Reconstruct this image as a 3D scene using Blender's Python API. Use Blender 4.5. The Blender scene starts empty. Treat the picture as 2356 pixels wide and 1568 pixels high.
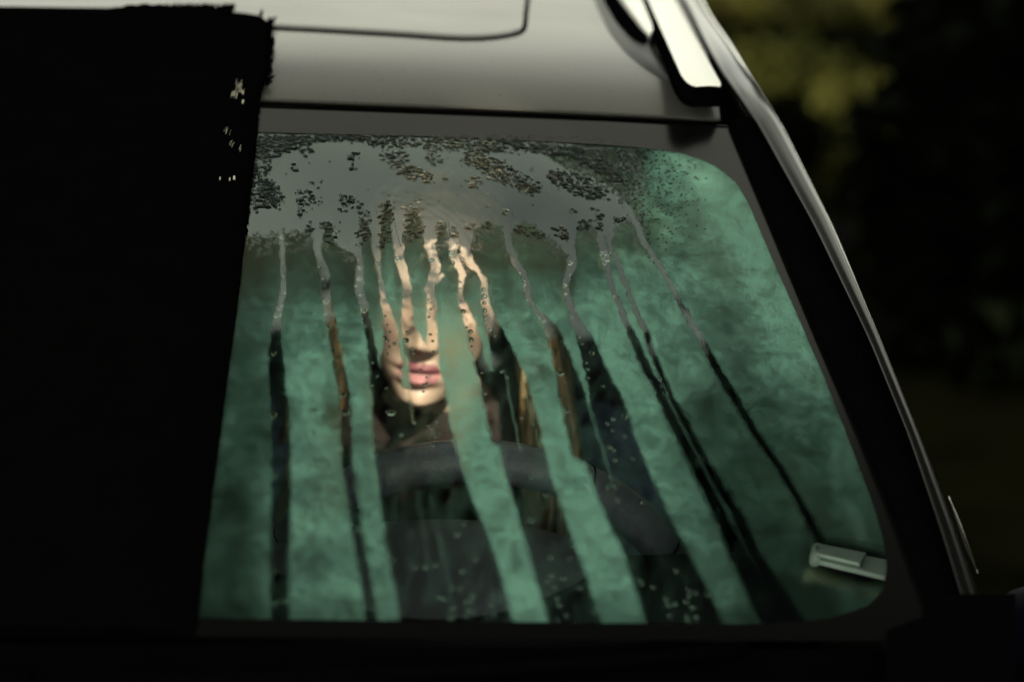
import bpy, bmesh, math, random
import numpy as np
from mathutils import Vector, Matrix, Quaternion
from mathutils.bvhtree import BVHTree

random.seed(7); rng = np.random.default_rng(7)
sc = bpy.context.scene
COL = sc.collection
PI = math.pi
# ------------------------------------------------------------------ camera
PW, PH, FPX = 2356.0, 1568.0, 5700.0          # the picture the measurements were taken in
PITCH, YAW, ROLL = math.radians(14.0), math.radians(0.47), math.radians(1.3)
F0 = Vector((-math.sin(YAW)*math.cos(PITCH), math.cos(YAW)*math.cos(PITCH), -math.sin(PITCH)))
R0 = Vector((math.cos(YAW), math.sin(YAW), 0))
U0 = R0.cross(F0)
CR = R0*math.cos(ROLL) + U0*math.sin(ROLL)
CU = U0*math.cos(ROLL) - R0*math.sin(ROLL)
CF = F0
BASE = Vector((0.0, 0.0, 1.0))                 # middle of the windshield's lower edge
CAM = BASE - 1.70*(CF + CR*((45-PW/2)/FPX) - CU*((1432-PH/2)/FPX))
cam = bpy.data.cameras.new('camera')
cam.sensor_width = 36.0; cam.lens = FPX/PW*36.0
cam.clip_start = 0.05; cam.clip_end = 2000
cam.dof.use_dof = True; cam.dof.aperture_fstop = 3.4
camo = bpy.data.objects.new('camera', cam); COL.objects.link(camo)
camo.matrix_world = Matrix(((CR.x, CU.x, -CF.x, CAM.x), (CR.y, CU.y, -CF.y, CAM.y), (CR.z, CU.z, -CF.z, CAM.z), (0,0,0,1)))
sc.camera = camo
FOCUS = 2.06
cam.dof.focus_distance = FOCUS
# ------------------------------------------------------------------ light
SUN_EL, SUN_AZ = math.radians(39.0), math.radians(16.0)      # from the front, a little to the picture's right
SUNV = Vector((math.sin(SUN_AZ)*math.cos(SUN_EL), -math.cos(SUN_AZ)*math.cos(SUN_EL), math.sin(SUN_EL)))
CLOUD = 11.0
world = bpy.data.worlds.new('World'); sc.world = world; world.use_nodes = True
nt = world.node_tree; nt.nodes.clear()
sky = nt.nodes.new('ShaderNodeTexSky'); sky.sky_type = 'NISHITA'; sky.sun_disc = False
sky.sun_elevation = SUN_EL; sky.sun_rotation = math.atan2(SUNV.x, SUNV.y)
sky.air_density = 1.0; sky.dust_density = 4.0; sky.ozone_density = 1.0
hs = nt.nodes.new('ShaderNodeHueSaturation'); hs.inputs['Saturation'].default_value = 0.35
wtc = nt.nodes.new('ShaderNodeTexCoord'); wmp = nt.nodes.new('ShaderNodeMapping'); wmp.inputs['Scale'].default_value = (1.0, 1.0, 2.6)
wnz = nt.nodes.new('ShaderNodeTexNoise'); wnz.inputs['Scale'].default_value = 3.2; wnz.inputs['Detail'].default_value = 4; wnz.inputs['Roughness'].default_value = .45
wrp = nt.nodes.new('ShaderNodeMapRange'); wrp.inputs['From Min'].default_value = .32; wrp.inputs['From Max'].default_value = .62; wrp.inputs['To Min'].default_value = .25; wrp.inputs['To Max'].default_value = .95
mixw = nt.nodes.new('ShaderNodeMix'); mixw.data_type = 'RGBA'
mixw.inputs[7].default_value = (CLOUD*.99, CLOUD*.98, CLOUD*.80, 1)        # thin high cloud
bg = nt.nodes.new('ShaderNodeBackground'); bg.inputs['Strength'].default_value = 0.10
wo = nt.nodes.new('ShaderNodeOutputWorld')
nt.links.new(sky.outputs[0], hs.inputs['Color']); nt.links.new(hs.outputs[0], mixw.inputs[6])
nt.links.new(wtc.outputs['Generated'], wmp.inputs[0]); nt.links.new(wmp.outputs[0], wnz.inputs['Vector'])
nt.links.new(wnz.outputs['Fac'], wrp.inputs['Value']); nt.links.new(wrp.outputs[0], mixw.inputs[0])
nt.links.new(mixw.outputs[2], bg.inputs['Color']); nt.links.new(bg.outputs[0], wo.inputs[0])
sun = bpy.data.lights.new('sun', 'SUN'); sun.energy = 3.6; sun.angle = math.radians(0.6); sun.color = (1.0, 0.86, 0.66)
suno = bpy.data.objects.new('sun', sun); COL.objects.link(suno)
suno.rotation_euler = SUNV.to_track_quat('Z', 'Y').to_euler()
suno.location = (3, -6, 8)
sc.view_settings.view_transform = 'Standard'; sc.view_settings.look = 'None'
sc.view_settings.gamma = 1.0; sc.view_settings.use_curve_mapping = False
sc.view_settings.exposure = 1.0
sc.render.engine = 'CYCLES'
sc.cycles.use_denoising = True
sc.cycles.use_adaptive_sampling = False
sc.cycles.max_bounces = 10; sc.cycles.transparent_max_bounces = 40
sc.cycles.transmission_bounces = 10; sc.cycles.sample_clamp_indirect = 2.0
sc.cycles.caustics_refractive = False; sc.cycles.caustics_reflective = False

# ------------------------------------------------------------------ helpers
def prop(o, label=None, cat=None, group=None, kind=None):
    for k, v in (('label', label), ('category', cat), ('group', group), ('kind', kind)):
        if v: o[k] = v
    return o
def child(o, parent):
    if parent is not None:
        o.parent = parent
        if parent.type == 'EMPTY':
            o.matrix_parent_inverse = Matrix.Translation(-Vector(parent.location))
    return o
def empty(name, loc, label, cat, group=None):
    o = bpy.data.objects.new(name, None); COL.objects.link(o); o.location = loc
    o.empty_display_size = 0.1
    return prop(o, label, cat, group)
def mesh(name, verts, faces, mat, parent=None, smooth=True, edges=()):
    me = bpy.data.meshes.new(name)
    me.from_pydata([tuple(v) for v in verts], list(edges), [tuple(f) for f in faces])
    if mat: me.materials.append(mat)
    if smooth and len(me.polygons): me.polygons.foreach_set('use_smooth', np.ones(len(me.polygons), dtype=bool))
    me.update()
    o = bpy.data.objects.new(name, me); COL.objects.link(o)
    return child(o, parent)
class MB:
    """collects verts and faces of one mesh"""
    def __init__(s): s.v = []; s.f = []
    def grid(s, rows, closed_u=False, closed_v=False):
        b = len(s.v); n = len(rows); m = len(rows[0])
        for r in rows: s.v.extend(tuple(p) for p in r)
        for i in range(n if closed_v else n-1):
            for j in range(m if closed_u else m-1):
                a = b+i*m+j; c = b+i*m+(j+1) % m
                d = b+((i+1) % n)*m+(j+1) % m; e = b+((i+1) % n)*m+j
                s.f.append((a, c, d, e))
        return s
    def face(s, pts):
        b = len(s.v); s.v.extend(tuple(p) for p in pts); s.f.append(tuple(range(b, b+len(pts))))
        return s
    def box(s, c, h, rot=None):
        b = len(s.v)
        for x in (-1, 1):
            for y in (-1, 1):
                for z in (-1, 1):
                    p = Vector((x*h[0], y*h[1], z*h[2]))
                    if rot: p = rot @ p
                    s.v.append(tuple(p+Vector(c)))
        for f in ((0,1,3,2), (4,6,7,5), (0,4,5,1), (2,3,7,6), (0,2,6,4), (1,5,7,3)): s.f.append(tuple(b+i for i in f))
        return s
    def tube(s, pts, rad, n=8, cap=True):
        pts = [Vector(p) for p in pts]
        rads = rad if hasattr(rad, '__len__') else [rad]*len(pts)
        rows = []; ref = Vector((0.3, 0.2, 1)).normalized(); b = len(s.v)
        for i, p in enumerate(pts):
            t = (pts[min(i+1, len(pts)-1)]-pts[max(i-1, 0)])
            t = t.normalized() if t.length > 1e-9 else Vector((0, 0, 1))
            a = t.cross(ref)
            if a.length < 1e-4: a = t.cross(Vector((1, 0, 0)))
            a.normalize(); c = t.cross(a)
            rows.append([p+(a*math.cos(2*PI*k/n)+c*math.sin(2*PI*k/n))*rads[i] for k in range(n)])
        s.grid(rows, closed_u=True)
        if cap:
            s.f.append(tuple(b+k for k in range(n))[::-1]); e = b+(len(pts)-1)*n
            s.f.append(tuple(e+k for k in range(n)))
        return s
    def build(s, name, mat, parent=None, smooth=True):
        return mesh(name, s.v, s.f, mat, parent, smooth)
def bevel(o, w=0.004, seg=2):
    m = o.modifiers.new('bevel', 'BEVEL'); m.width = w; m.segments = seg; m.limit_method = 'ANGLE'; m.angle_limit = math.radians(40)
    return o
def subd(o, n=1):
    m = o.modifiers.new('sub', 'SUBSURF'); m.levels = n; m.render_levels = n
    return o
def polyl(pts, n):
    """n points evenly spaced along a polyline"""
    p = np.array(pts, float); d = np.r_[0, np.cumsum(np.linalg.norm(np.diff(p, axis=0), axis=1))]
    t = np.linspace(0, d[-1], n)
    return np.stack([np.interp(t, d, p[:, k]) for k in range(p.shape[1])], 1)
def smoothl(pts, n, it=None):
    q = polyl(pts, n*6); w = max(3, (n*6)//(len(pts)*2))
    k = np.ones(w)/w
    out = []
    for c in range(q.shape[1]):
        pad = np.r_[2*q[0, c]-q[1:w+1, c][::-1], q[:, c], 2*q[-1, c]-q[-w-1:-1, c][::-1]]
        out.append(np.convolve(pad, k, 'same')[w:-w])
    return polyl(np.stack(out, 1), n)
def vnoise(x, y, seed=0):
    r = np.random.default_rng(seed); L = r.random((256, 256))
    xi = np.floor(x).astype(int); yi = np.floor(y).astype(int); fx = x-xi; fy = y-yi
    fx = fx*fx*(3-2*fx); fy = fy*fy*(3-2*fy)
    g = lambda a, b: L[a & 255, b & 255]
    return (g(xi, yi)*(1-fx)+g(xi+1, yi)*fx)*(1-fy)+(g(xi, yi+1)*(1-fx)+g(xi+1, yi+1)*fx)*fy
def fbm(x, y, seed=0, o=4):
    s = 0; a = .5; t = 0
    for i in range(o):
        s = s+a*vnoise(x*2**i+17.3*i, y*2**i+5.1*i, seed+i); t += a; a *= .55
    return s/t
def sst(a, b, x):
    t = np.clip((x-a)/(b-a), 0, 1); return t*t*(3-2*t)

# ------------------------------------------------------------------ windshield and roof surfaces
GA, GB, GK = 2.0, 0.95, 0.35
camP = np.array(CAM); cR = np.array(CR); cU = np.array(CU); cF = np.array(CF)
def rays(px, py):
    px = np.asarray(px, float); py = np.asarray(py, float)
    d = cF + ((px-PW/2)/FPX)[..., None]*cR - ((py-PH/2)/FPX)[..., None]*cU
    return d
def project(p):
    q = np.asarray(p, float)-camP
    z = q@cF
    return PW/2+FPX*(q@cR)/z, PH/2-FPX*(q@cU)/z, z
def gfun(z):
    dz = z-BASE.z
    return np.where(dz > 0, GA*dz+GB*dz*dz, GA*dz)
def gder(z):
    dz = z-BASE.z
    return np.where(dz > 0, GA+2*GB*dz, GA)
def glass_n(P):
    n = np.stack([2*GK*P[..., 0], -np.ones_like(P[..., 0]), gder(P[..., 2])], -1)
    return n/np.linalg.norm(n, axis=-1, keepdims=True)
def W(px, py, off=0.0):
    """pixel -> point on the windshield's surface, moved out along its normal"""
    d = rays(px, py); t = np.full(d.shape[:-1], 2.0)
    for _ in range(14):
        P = camP+t[..., None]*d
        Fv = P[..., 1]-gfun(P[..., 2])-GK*P[..., 0]**2
        dF = d[..., 1]-gder(P[..., 2])*d[..., 2]-2*GK*P[..., 0]*d[..., 0]
        t = t-Fv/dF
    P = camP+t[..., None]*d
    return P+glass_n(P)*off
# the front edge of the roof skin, as measured, made a smooth even curve of X
hp = W(np.array([356, 600, 1000, 1400, 1650.]), np.array([224, 232, 247, 263, 277.]))
hbx = lambda x: np.sqrt(np.asarray(x, float)**2+.006)
A_ = np.stack([np.ones(5), hbx(hp[:, 0]), hp[:, 0]**2], 1); zc = np.linalg.lstsq(A_, hp[:, 2], rcond=None)[0]
def header(x):
    z = zc[0]+zc[1]*hbx(x)+zc[2]*x*x
    return np.stack([x, gfun(z)+GK*x*x, z], -1)
def roof_pt(x, t, off=0.0):
    e = header(x)
    rise = .035*t+.42*.075*(1-np.exp(-t/.075))-.035*np.clip(t-.7, 0, None)**2
    return e+np.stack([np.zeros_like(x), t, rise - .5*np.clip(np.abs(x)-.46, 0, None)**2*3*np.clip(t/.1, 0, 1)+off], -1)
_xs = np.linspace(-.95, .95, 77); _ts = np.r_[np.linspace(0, .6, 50), np.linspace(.63, 2.2, 40)]
_X, _T = np.meshgrid(_xs, _ts)
_RP = roof_pt(_X, _T)
_m = MB().grid(_RP.tolist())
ROOF_BVH = BVHTree.FromPolygons(_m.v, _m.f)
def Rf(px, py, off=0.0):
    d = rays(px, py).reshape(-1, 3); out = []
    for v in d:
        loc, nor, i, di = ROOF_BVH.ray_cast(CAM, Vector(v).normalized())
        if loc is None: out.append((np.nan,)*3)
        else:
            if nor.z < 0: nor = -nor
            out.append(tuple(loc+nor*off))
    return np.array(out).reshape(np.asarray(px).shape+(3,))
def head_py(px):
    return np.interp(px, [-1200, 356, 600, 1000, 1400, 1650, 1900], [215, 224, 232, 247, 263, 277, 291])
def Sf(px, py, off=0.0):
    """windshield below the header line, roof above it"""
    px = np.asarray(px, float); py = np.asarray(py, float)
    w = W(px, py, off); up = py < head_py(px)
    if up.any():
        r = Rf(px, py, off); ok = up & ~np.isnan(r[..., 0])
        w[ok] = r[ok]
    return w
def mirx(P):
    Q = np.array(P, float).copy(); Q[..., 0] *= -1; return Q

# ------------------------------------------------------------------ materials
def newmat(name):
    m = bpy.data.materials.new(name); m.use_nodes = True; t = m.node_tree; t.nodes.clear()
    out = t.nodes.new('ShaderNodeOutputMaterial'); return m, t, out
def N(t, typ, **kw):
    n = t.nodes.new(typ)
    for k, v in kw.items():
        if k in n.inputs: n.inputs[k].default_value = v
        else: setattr(n, k, v)
    return n
def pbr(name, col, rough=.6, metal=0.0, coat=0.0, noise=0.0, scale=40, bump=0.0, bscale=200, spec=.5, col2=None, sheen=0):
    m, t, out = newmat(name)
    b = N(t, 'ShaderNodeBsdfPrincipled'); b.inputs['Roughness'].default_value = rough; b.inputs['Metallic'].default_value = metal
    b.inputs['Coat Weight'].default_value = coat; b.inputs['Coat Roughness'].default_value = .04
    b.inputs['Specular IOR Level'].default_value = spec
    if sheen: b.inputs['Sheen Weight'].default_value = sheen
    t.links.new(b.outputs[0], out.inputs[0])
    tc = N(t, 'ShaderNodeTexCoord')
    if noise or col2:
        nz = N(t, 'ShaderNodeTexNoise'); nz.inputs['Scale'].default_value = scale; nz.inputs['Detail'].default_value = 5
        t.links.new(tc.outputs['Object'], nz.inputs['Vector'])
        rp = N(t, 'ShaderNodeValToRGB')
        c2 = col2 or tuple(c*(1-noise) for c in col)
        rp.color_ramp.elements[0].position = .35; rp.color_ramp.elements[1].position = .65
        rp.color_ramp.elements[0].color = (*c2, 1); rp.color_ramp.elements[1].color = (*col, 1)
        t.links.new(nz.outputs['Fac'], rp.inputs[0]); t.links.new(rp.outputs[0], b.inputs['Base Color'])
    else: b.inputs['Base Color'].default_value = (*col, 1)
    if bump:
        n2 = N(t, 'ShaderNodeTexNoise'); n2.inputs['Scale'].default_value = bscale; n2.inputs['Detail'].default_value = 3
        t.links.new(tc.outputs['Object'], n2.inputs['Vector'])
        bp = N(t, 'ShaderNodeBump'); bp.inputs['Strength'].default_value = bump; bp.inputs['Distance'].default_value = .002
        t.links.new(n2.outputs['Fac'], bp.inputs['Height']); t.links.new(bp.outputs[0], b.inputs['Normal'])
    return m
M = {}
def matte(name, col):
    m, t, out = newmat(name); d = N(t, 'ShaderNodeBsdfDiffuse'); tc = N(t, 'ShaderNodeTexCoord'); nz = N(t, 'ShaderNodeTexNoise'); nz.inputs['Scale'].default_value = 30
    rp = N(t, 'ShaderNodeValToRGB'); rp.color_ramp.elements[0].color = (*[c*.6 for c in col], 1); rp.color_ramp.elements[1].color = (*col, 1)
    t.links.new(tc.outputs['Object'], nz.inputs['Vector']); t.links.new(nz.outputs['Fac'], rp.inputs[0]); t.links.new(rp.outputs[0], d.inputs[0]); t.links.new(d.outputs[0], out.inputs[0]); return m
M['rubber'] = matte('black_rubber', (.0022, .0022, .0026))
M['gloss_black'] = pbr('gloss_black_plastic', (.004, .004, .006), .3, spec=.25)
M['frit'] = pbr('black_ceramic_print', (.004, .004, .004), .2, spec=.11)
M['chrome'] = pbr('satin_trim', (.9, .9, .86), .12, 1.0)
M['rail'] = pbr('brushed_rail', (.92, .92, .86), .52, 1.0)
M['strip'] = pbr('silver_strip', (.05, .052, .05), .2, .9)
M['dash'] = matte('dash_plastic', (.010, .0105, .012))
M['hood_dash'] = pbr('instrument_cover', (.068, .073, .088), .75, bump=.3, bscale=900, noise=.35, scale=14, spec=.12)
M['leather'] = pbr('wheel_leather', (.13, .14, .17), .34, bump=.35, bscale=500, noise=.35, scale=25)
M['seat'] = pbr('seat_cloth', (.10, .095, .115), .9, bump=.3, bscale=500, noise=.4, scale=30)
M['headliner'] = pbr('headliner', (.07, .066, .062), .95)
M['interior'] = matte('interior_trim', (.006, .006, .007))
M['paper'] = pbr('pale_paper', (.72, .90, .79), .7, noise=.06, scale=20)
M['steel'] = pbr('bright_steel', (.85, .85, .8), .15, 1.0)
def paint():
    m, t, out = newmat('silver_grey_paint')
    b = N(t, 'ShaderNodeBsdfPrincipled'); b.inputs['Metallic'].default_value = .04; b.inputs['Specular IOR Level'].default_value = .11
    b.inputs['Specular Tint'].default_value = (1.0, .985, .84, 1); b.inputs['Roughness'].default_value = .24; b.inputs['Coat Weight'].default_value = .0; b.inputs['Coat Roughness'].default_value = .05
    tc = N(t, 'ShaderNodeTexCoord')
    # fine dust and dirt specks
    v = N(t, 'ShaderNodeTexNoise'); v.inputs['Scale'].default_value = 260; v.inputs['Detail'].default_value = 1
    mp = N(t, 'ShaderNodeMapping'); t.links.new(tc.outputs['Object'], mp.inputs[0]); t.links.new(mp.outputs[0], v.inputs['Vector'])
    r = N(t, 'ShaderNodeValToRGB'); r.color_ramp.elements[0].position = .70; r.color_ramp.elements[1].position = .78
    r.color_ramp.elements[0].color = (.075, .076, .068, 1); r.color_ramp.elements[1].color = (.03, .028, .024, 1)
    t.links.new(v.outputs['Fac'], r.inputs[0]); t.links.new(r.outputs[0], b.inputs['Base Color'])
    n3 = N(t, 'ShaderNodeTexNoise'); n3.inputs['Scale'].default_value = 6; n3.inputs['Detail'].default_value = 2
    t.links.new(tc.outputs['Object'], n3.inputs['Vector'])
    mr = N(t, 'ShaderNodeMapRange'); mr.inputs['To Min'].default_value = .2; mr.inputs['To Max'].default_value = .3
    t.links.new(n3.outputs['Fac'], mr.inputs['Value']); t.links.new(mr.outputs[0], b.inputs['Roughness'])
    t.links.new(b.outputs[0], out.inputs[0]); return m
M['paint'] = paint()
def glassmat(name, tint, refl=1.9):
    m, t, out = newmat(name)
    tr = N(t, 'ShaderNodeBsdfTransparent'); tr.inputs[0].default_value = (*tint, 1)
    gl = N(t, 'ShaderNodeBsdfGlossy'); gl.inputs['Roughness'].default_value = .015
    fr = N(t, 'ShaderNodeLayerWeight'); fr.inputs['Blend'].default_value = .5
    pw = N(t, 'ShaderNodeMath', operation='POWER'); pw.inputs[1].default_value = 5.0
    mu = N(t, 'ShaderNodeMath', operation='MULTIPLY_ADD'); mu.inputs[1].default_value = min(.9, .9*refl); mu.inputs[2].default_value = .043*refl; mu.use_clamp = True
    mx = N(t, 'ShaderNodeMixShader')
    t.links.new(fr.outputs['Facing'], pw.inputs[0]); t.links.new(pw.outputs[0], mu.inputs[0]); t.links.new(mu.outputs[0], mx.inputs[0])
    t.links.new(tr.outputs[0], mx.inputs[1]); t.links.new(gl.outputs[0], mx.inputs[2]); t.links.new(mx.outputs[0], out.inputs[0])
    return m
M['glass'] = glassmat('windshield_glass', (.93, .96, .94), .04)
M['side_glass'] = glassmat('side_glass', (.12, .13, .125))
M['rear_glass'] = glassmat('rear_glass', (.10, .11, .105))
def watermat(name, col):
    m, t, out = newmat(name)
    g = N(t, 'ShaderNodeBsdfGlass'); g.inputs['IOR'].default_value = 1.33; g.inputs['Roughness'].default_value = 0.0
    g.inputs['Color'].default_value = (*col, 1)
    t.links.new(g.outputs[0], out.inputs[0]); return m
M['water'] = watermat('water', (.30, .36, .33)); M['bead'] = watermat('bead_water', (.80, .88, .84))  # darkness of the drops put into the water tint; the bead copy stays bright
def fogmat():
    m, t, out = newmat('condensation')
    at = N(t, 'ShaderNodeAttribute'); at.attribute_name = 'film_cover'
    tc = N(t, 'ShaderNodeTexCoord')
    n1 = N(t, 'ShaderNodeTexNoise'); n1.inputs['Scale'].default_value = 480; n1.inputs['Detail'].default_value = 3
    n2 = N(t, 'ShaderNodeTexNoise'); n2.inputs['Scale'].default_value = 55; n2.inputs['Detail'].default_value = 4
    for n in (n1, n2): t.links.new(tc.outputs['Object'], n.inputs['Vector'])
    a1 = N(t, 'ShaderNodeMapRange'); a1.inputs['From Min'].default_value = .3; a1.inputs['From Max'].default_value = .7; a1.inputs['To Min'].default_value = .78; a1.inputs['To Max'].default_value = 1.10
    a2 = N(t, 'ShaderNodeMapRange'); a2.inputs['From Min'].default_value = .3; a2.inputs['From Max'].default_value = .7; a2.inputs['To Min'].default_value = .72; a2.inputs['To Max'].default_value = 1.10
    t.links.new(n1.outputs['Fac'], a1.inputs['Value']); t.links.new(n2.outputs['Fac'], a2.inputs['Value'])
    m1 = N(t, 'ShaderNodeMath', operation='MULTIPLY'); m2 = N(t, 'ShaderNodeMath', operation='MULTIPLY'); m2.use_clamp = True
    t.links.new(a1.outputs[0], m1.inputs[0]); t.links.new(a2.outputs[0], m1.inputs[1])
    bp = N(t, 'ShaderNodeBump'); bp.inputs['Strength'].default_value = .5; bp.inputs['Distance'].default_value = .0012
    t.links.new(n1.outputs['Fac'], bp.inputs['Height'])
    d = N(t, 'ShaderNodeBsdfDiffuse'); d.inputs[0].default_value = (.285, .62, .47, 1)
    tl = N(t, 'ShaderNodeBsdfTranslucent'); tl.inputs[0].default_value = (.40, .84, .62, 1)
    t.links.new(bp.outputs[0], d.inputs['Normal'])
    mx = N(t, 'ShaderNodeMixShader'); mx.inputs[0].default_value = .22
    t.links.new(d.outputs[0], mx.inputs[1]); t.links.new(tl.outputs[0], mx.inputs[2])
    # where the film is made of clear beads it only blurs what lies behind; where it is fine mist it scatters
    rf = N(t, 'ShaderNodeBsdfRefraction'); rf.inputs['Roughness'].default_value = .30; rf.inputs['IOR'].default_value = 1.12
    rf.inputs['Color'].default_value = (.43, .42, .27, 1)
    wt = N(t, 'ShaderNodeAttribute'); wt.attribute_name = 'film_mist'
    m4 = N(t, 'ShaderNodeMath', operation='MULTIPLY'); m4.use_clamp = True
    t.links.new(wt.outputs['Fac'], m4.inputs[0]); t.links.new(m1.outputs[0], m4.inputs[1])
    m5 = N(t, 'ShaderNodeMath', operation='MULTIPLY'); m5.inputs[1].default_value = .82; t.links.new(m4.outputs[0], m5.inputs[0])
    mr = N(t, 'ShaderNodeMixShader'); t.links.new(m5.outputs[0], mr.inputs[0])
    t.links.new(rf.outputs[0], mr.inputs[1]); t.links.new(mx.outputs[0], mr.inputs[2])
    # bare wet glass between: clear with a mirror reflection
    tr0 = N(t, 'ShaderNodeBsdfTransparent'); gl = N(t, 'ShaderNodeBsdfGlossy'); gl.inputs[0].default_value = (.84, 1.0, .94, 1); gl.inputs['Roughness'].default_value = .015
    lw = N(t, 'ShaderNodeLayerWeight'); lw.inputs['Blend'].default_value = .5
    pw = N(t, 'ShaderNodeMath', operation='POWER'); pw.inputs[1].default_value = 5.0
    mu = N(t, 'ShaderNodeMath', operation='MULTIPLY_ADD'); mu.inputs[1].default_value = .9; mu.inputs[2].default_value = .074; mu.use_clamp = True
    t.links.new(lw.outputs['Facing'], pw.inputs[0]); t.links.new(pw.outputs[0], mu.inputs[0])
    tr = N(t, 'ShaderNodeMixShader'); t.links.new(mu.outputs[0], tr.inputs[0]); t.links.new(tr0.outputs[0], tr.inputs[1]); t.links.new(gl.outputs[0], tr.inputs[2])
    m3 = N(t, 'ShaderNodeMixShader'); t.links.new(at.outputs['Fac'], m3.inputs[0])
    t.links.new(tr.outputs[0], m3.inputs[1]); t.links.new(mr.outputs[0], m3.inputs[2])
    t.links.new(m3.outputs[0], out.inputs[0]); return m
M['fog'] = fogmat()
def leafmat(name, c1, c2, scale=1.2):
    m, t, out = newmat(name)
    tc = N(t, 'ShaderNodeTexCoord'); nz = N(t, 'ShaderNodeTexNoise'); nz.inputs['Scale'].default_value = scale; nz.inputs['Detail'].default_value = 3
    t.links.new(tc.outputs['Object'], nz.inputs['Vector'])
    rp = N(t, 'ShaderNodeValToRGB'); rp.color_ramp.elements[0].position = .4; rp.color_ramp.elements[1].position = .6
    rp.color_ramp.elements[0].color = (*c1, 1); rp.color_ramp.elements[1].color = (*c2, 1)
    t.links.new(nz.outputs['Fac'], rp.inputs[0])
    d = N(t, 'ShaderNodeBsdfPrincipled'); d.inputs['Roughness'].default_value = .9; d.inputs['Specular IOR Level'].default_value = .03
    t.links.new(rp.outputs[0], d.inputs['Base Color']); t.links.new(d.outputs[0], out.inputs[0]); return m
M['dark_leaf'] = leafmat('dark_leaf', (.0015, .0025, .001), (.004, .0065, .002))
M['sunlit_olive_leaf'] = leafmat('sunlit_olive_leaf', (.02, .022, .004), (.040, .038, .011), 4)  # sunlit foliage put in as lighter leaf colours, olive and green
M['sunlit_green_leaf'] = leafmat('sunlit_green_leaf', (.010, .013, .003), (.04, .043, .010), 4)
M['bark'] = pbr('bark', (.008, .006, .005), .95, noise=.5, scale=12)
M['soil'] = pbr('dark_soil', (.0025, .0028, .0012), 1.0, noise=.6, scale=1.5, spec=0)
M['cover'] = matte('black_fleece', (.0022, .0022, .0024))
M['pale_wisp'] = pbr('pale_wisp_mat', (.74, .70, .54), .6)
M['denim'] = pbr('blue_denim', (.17, .23, .34), .9, noise=.55, scale=70, bump=.5, bscale=600)
M['knit'] = pbr('brown_knit', (.038, .027, .024), .95, noise=.5, scale=60, bump=.6, bscale=350)
M['trousers'] = pbr('brown_trousers', (.16, .09, .03), .9, noise=.5, scale=30)
M['hair'] = pbr('golden_brown_hair', (.50, .36, .18), .5, noise=.65, scale=35)
def skinmat():
    m, t, out = newmat('skin')
    at = N(t, 'ShaderNodeAttribute'); at.attribute_name = 'tone'
    b = N(t, 'ShaderNodeBsdfPrincipled'); b.inputs['Roughness'].default_value = .42; b.inputs['Subsurface Weight'].default_value = .12
    b.inputs['Subsurface Radius'].default_value = (.012, .005, .003); b.inputs['Subsurface Scale'].default_value = .5
    t.links.new(at.outputs['Color'], b.inputs['Base Color']); t.links.new(b.outputs[0], out.inputs[0]); return m
M['skin'] = skinmat()

#@@STRUCTURE
# ------------------------------------------------------------------ ground and background
gx = np.linspace(-60, 60, 61); gy = np.linspace(-40, 120, 81)
GXX, GYY = np.meshgrid(gx, gy)
GZ = -.12 + np.where(np.hypot(GXX, GYY-1) > 4, .12*(fbm(GXX/3, GYY/3, 11)-.5), 0)
ground = MB().grid(np.stack([GXX, GYY, GZ], -1).tolist()).build('ground', M['soil'])
prop(ground, kind='structure')

def leaf_cloud(mb, c, r, n, size, flat=1.0, keep=None, shell=.35):
    for _ in range(n):
        while True:
            d = Vector((random.gauss(0, 1), random.gauss(0, 1), random.gauss(0, 1))).normalized()
            q = random.random()**shell
            p = Vector((c[0]+d.x*r[0]*q, c[1]+d.y*r[1]*q, c[2]+d.z*r[2]*q))
            if keep is None or keep(p): break
        a = Vector((random.gauss(0, 1), random.gauss(0, 1), random.gauss(0, flat))).normalized()
        b = a.orthogonal().normalized(); b.rotate(Quaternion(a, random.random()*6.28)); c2 = a.cross(b)
        s = size*(.6+.8*random.random()); w = s*.5
        mb.face([p-b*s, p-c2*w, p+b*s, p+c2*w])

PCOL = {}
def sun_dist(p, target):
    d = p-target; return (d-SUNV*d.dot(SUNV)).length
def at_depth(px, py, dep):
    return Vector(camP+rays(np.array(px), np.array(py))*dep)
FACE_T = at_depth(1095, 785, 2.42)

def tree(loc, h, crowns, nleaf, size, label, mat='dark_leaf', trunk_r=.16, keep=None, flat=.6, thin=()):
    e = empty('tree', loc, label, 'tree', 'trees around the parked car')
    m = MB(); L = Vector(loc)
    bend = [L+Vector((.12*math.sin(i*1.3+loc[0]), .1*math.cos(i*1.7), h*i/7)) for i in range(8)]
    m.tube(bend, [trunk_r*(1.25-.1*i) if i else trunk_r*1.5 for i in range(8)], 10)
    for (c, r) in crowns:
        s = bend[random.randint(3, 6)]; C = s.lerp(Vector(c), .55)
        mid = s.lerp(C, .5)+Vector((0, 0, -.15))
        m.tube([s, mid, C], [trunk_r*.5, trunk_r*.32, trunk_r*.12], 7)
    m.build('trunk', M['bark'], e)
    mb = MB()
    for (c, r, n_) in thin: leaf_cloud(mb, c, r, n_, size*.4, flat, keep, 1.0)
    tot = sum(r[0]*r[1] for c, r in crowns)
    for (c, r) in crowns: leaf_cloud(mb, c, r, int(nleaf*r[0]*r[1]/tot), size, flat, keep)
    cr = mb.build('crown', M[mat], e, smooth=False); prop(cr, kind='stuff')
    return e
gap = lambda p: sun_dist(p, FACE_T) > .184 + .02*math.sin(9*p.x+7*p.z) and p.y < (2.15 if p.x < 1.35 else 2.75)+.32*math.sin(2.3*p.x+.6)+.28*math.sin(5.3*p.x+1)+random.gauss(0, .16)
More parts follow.
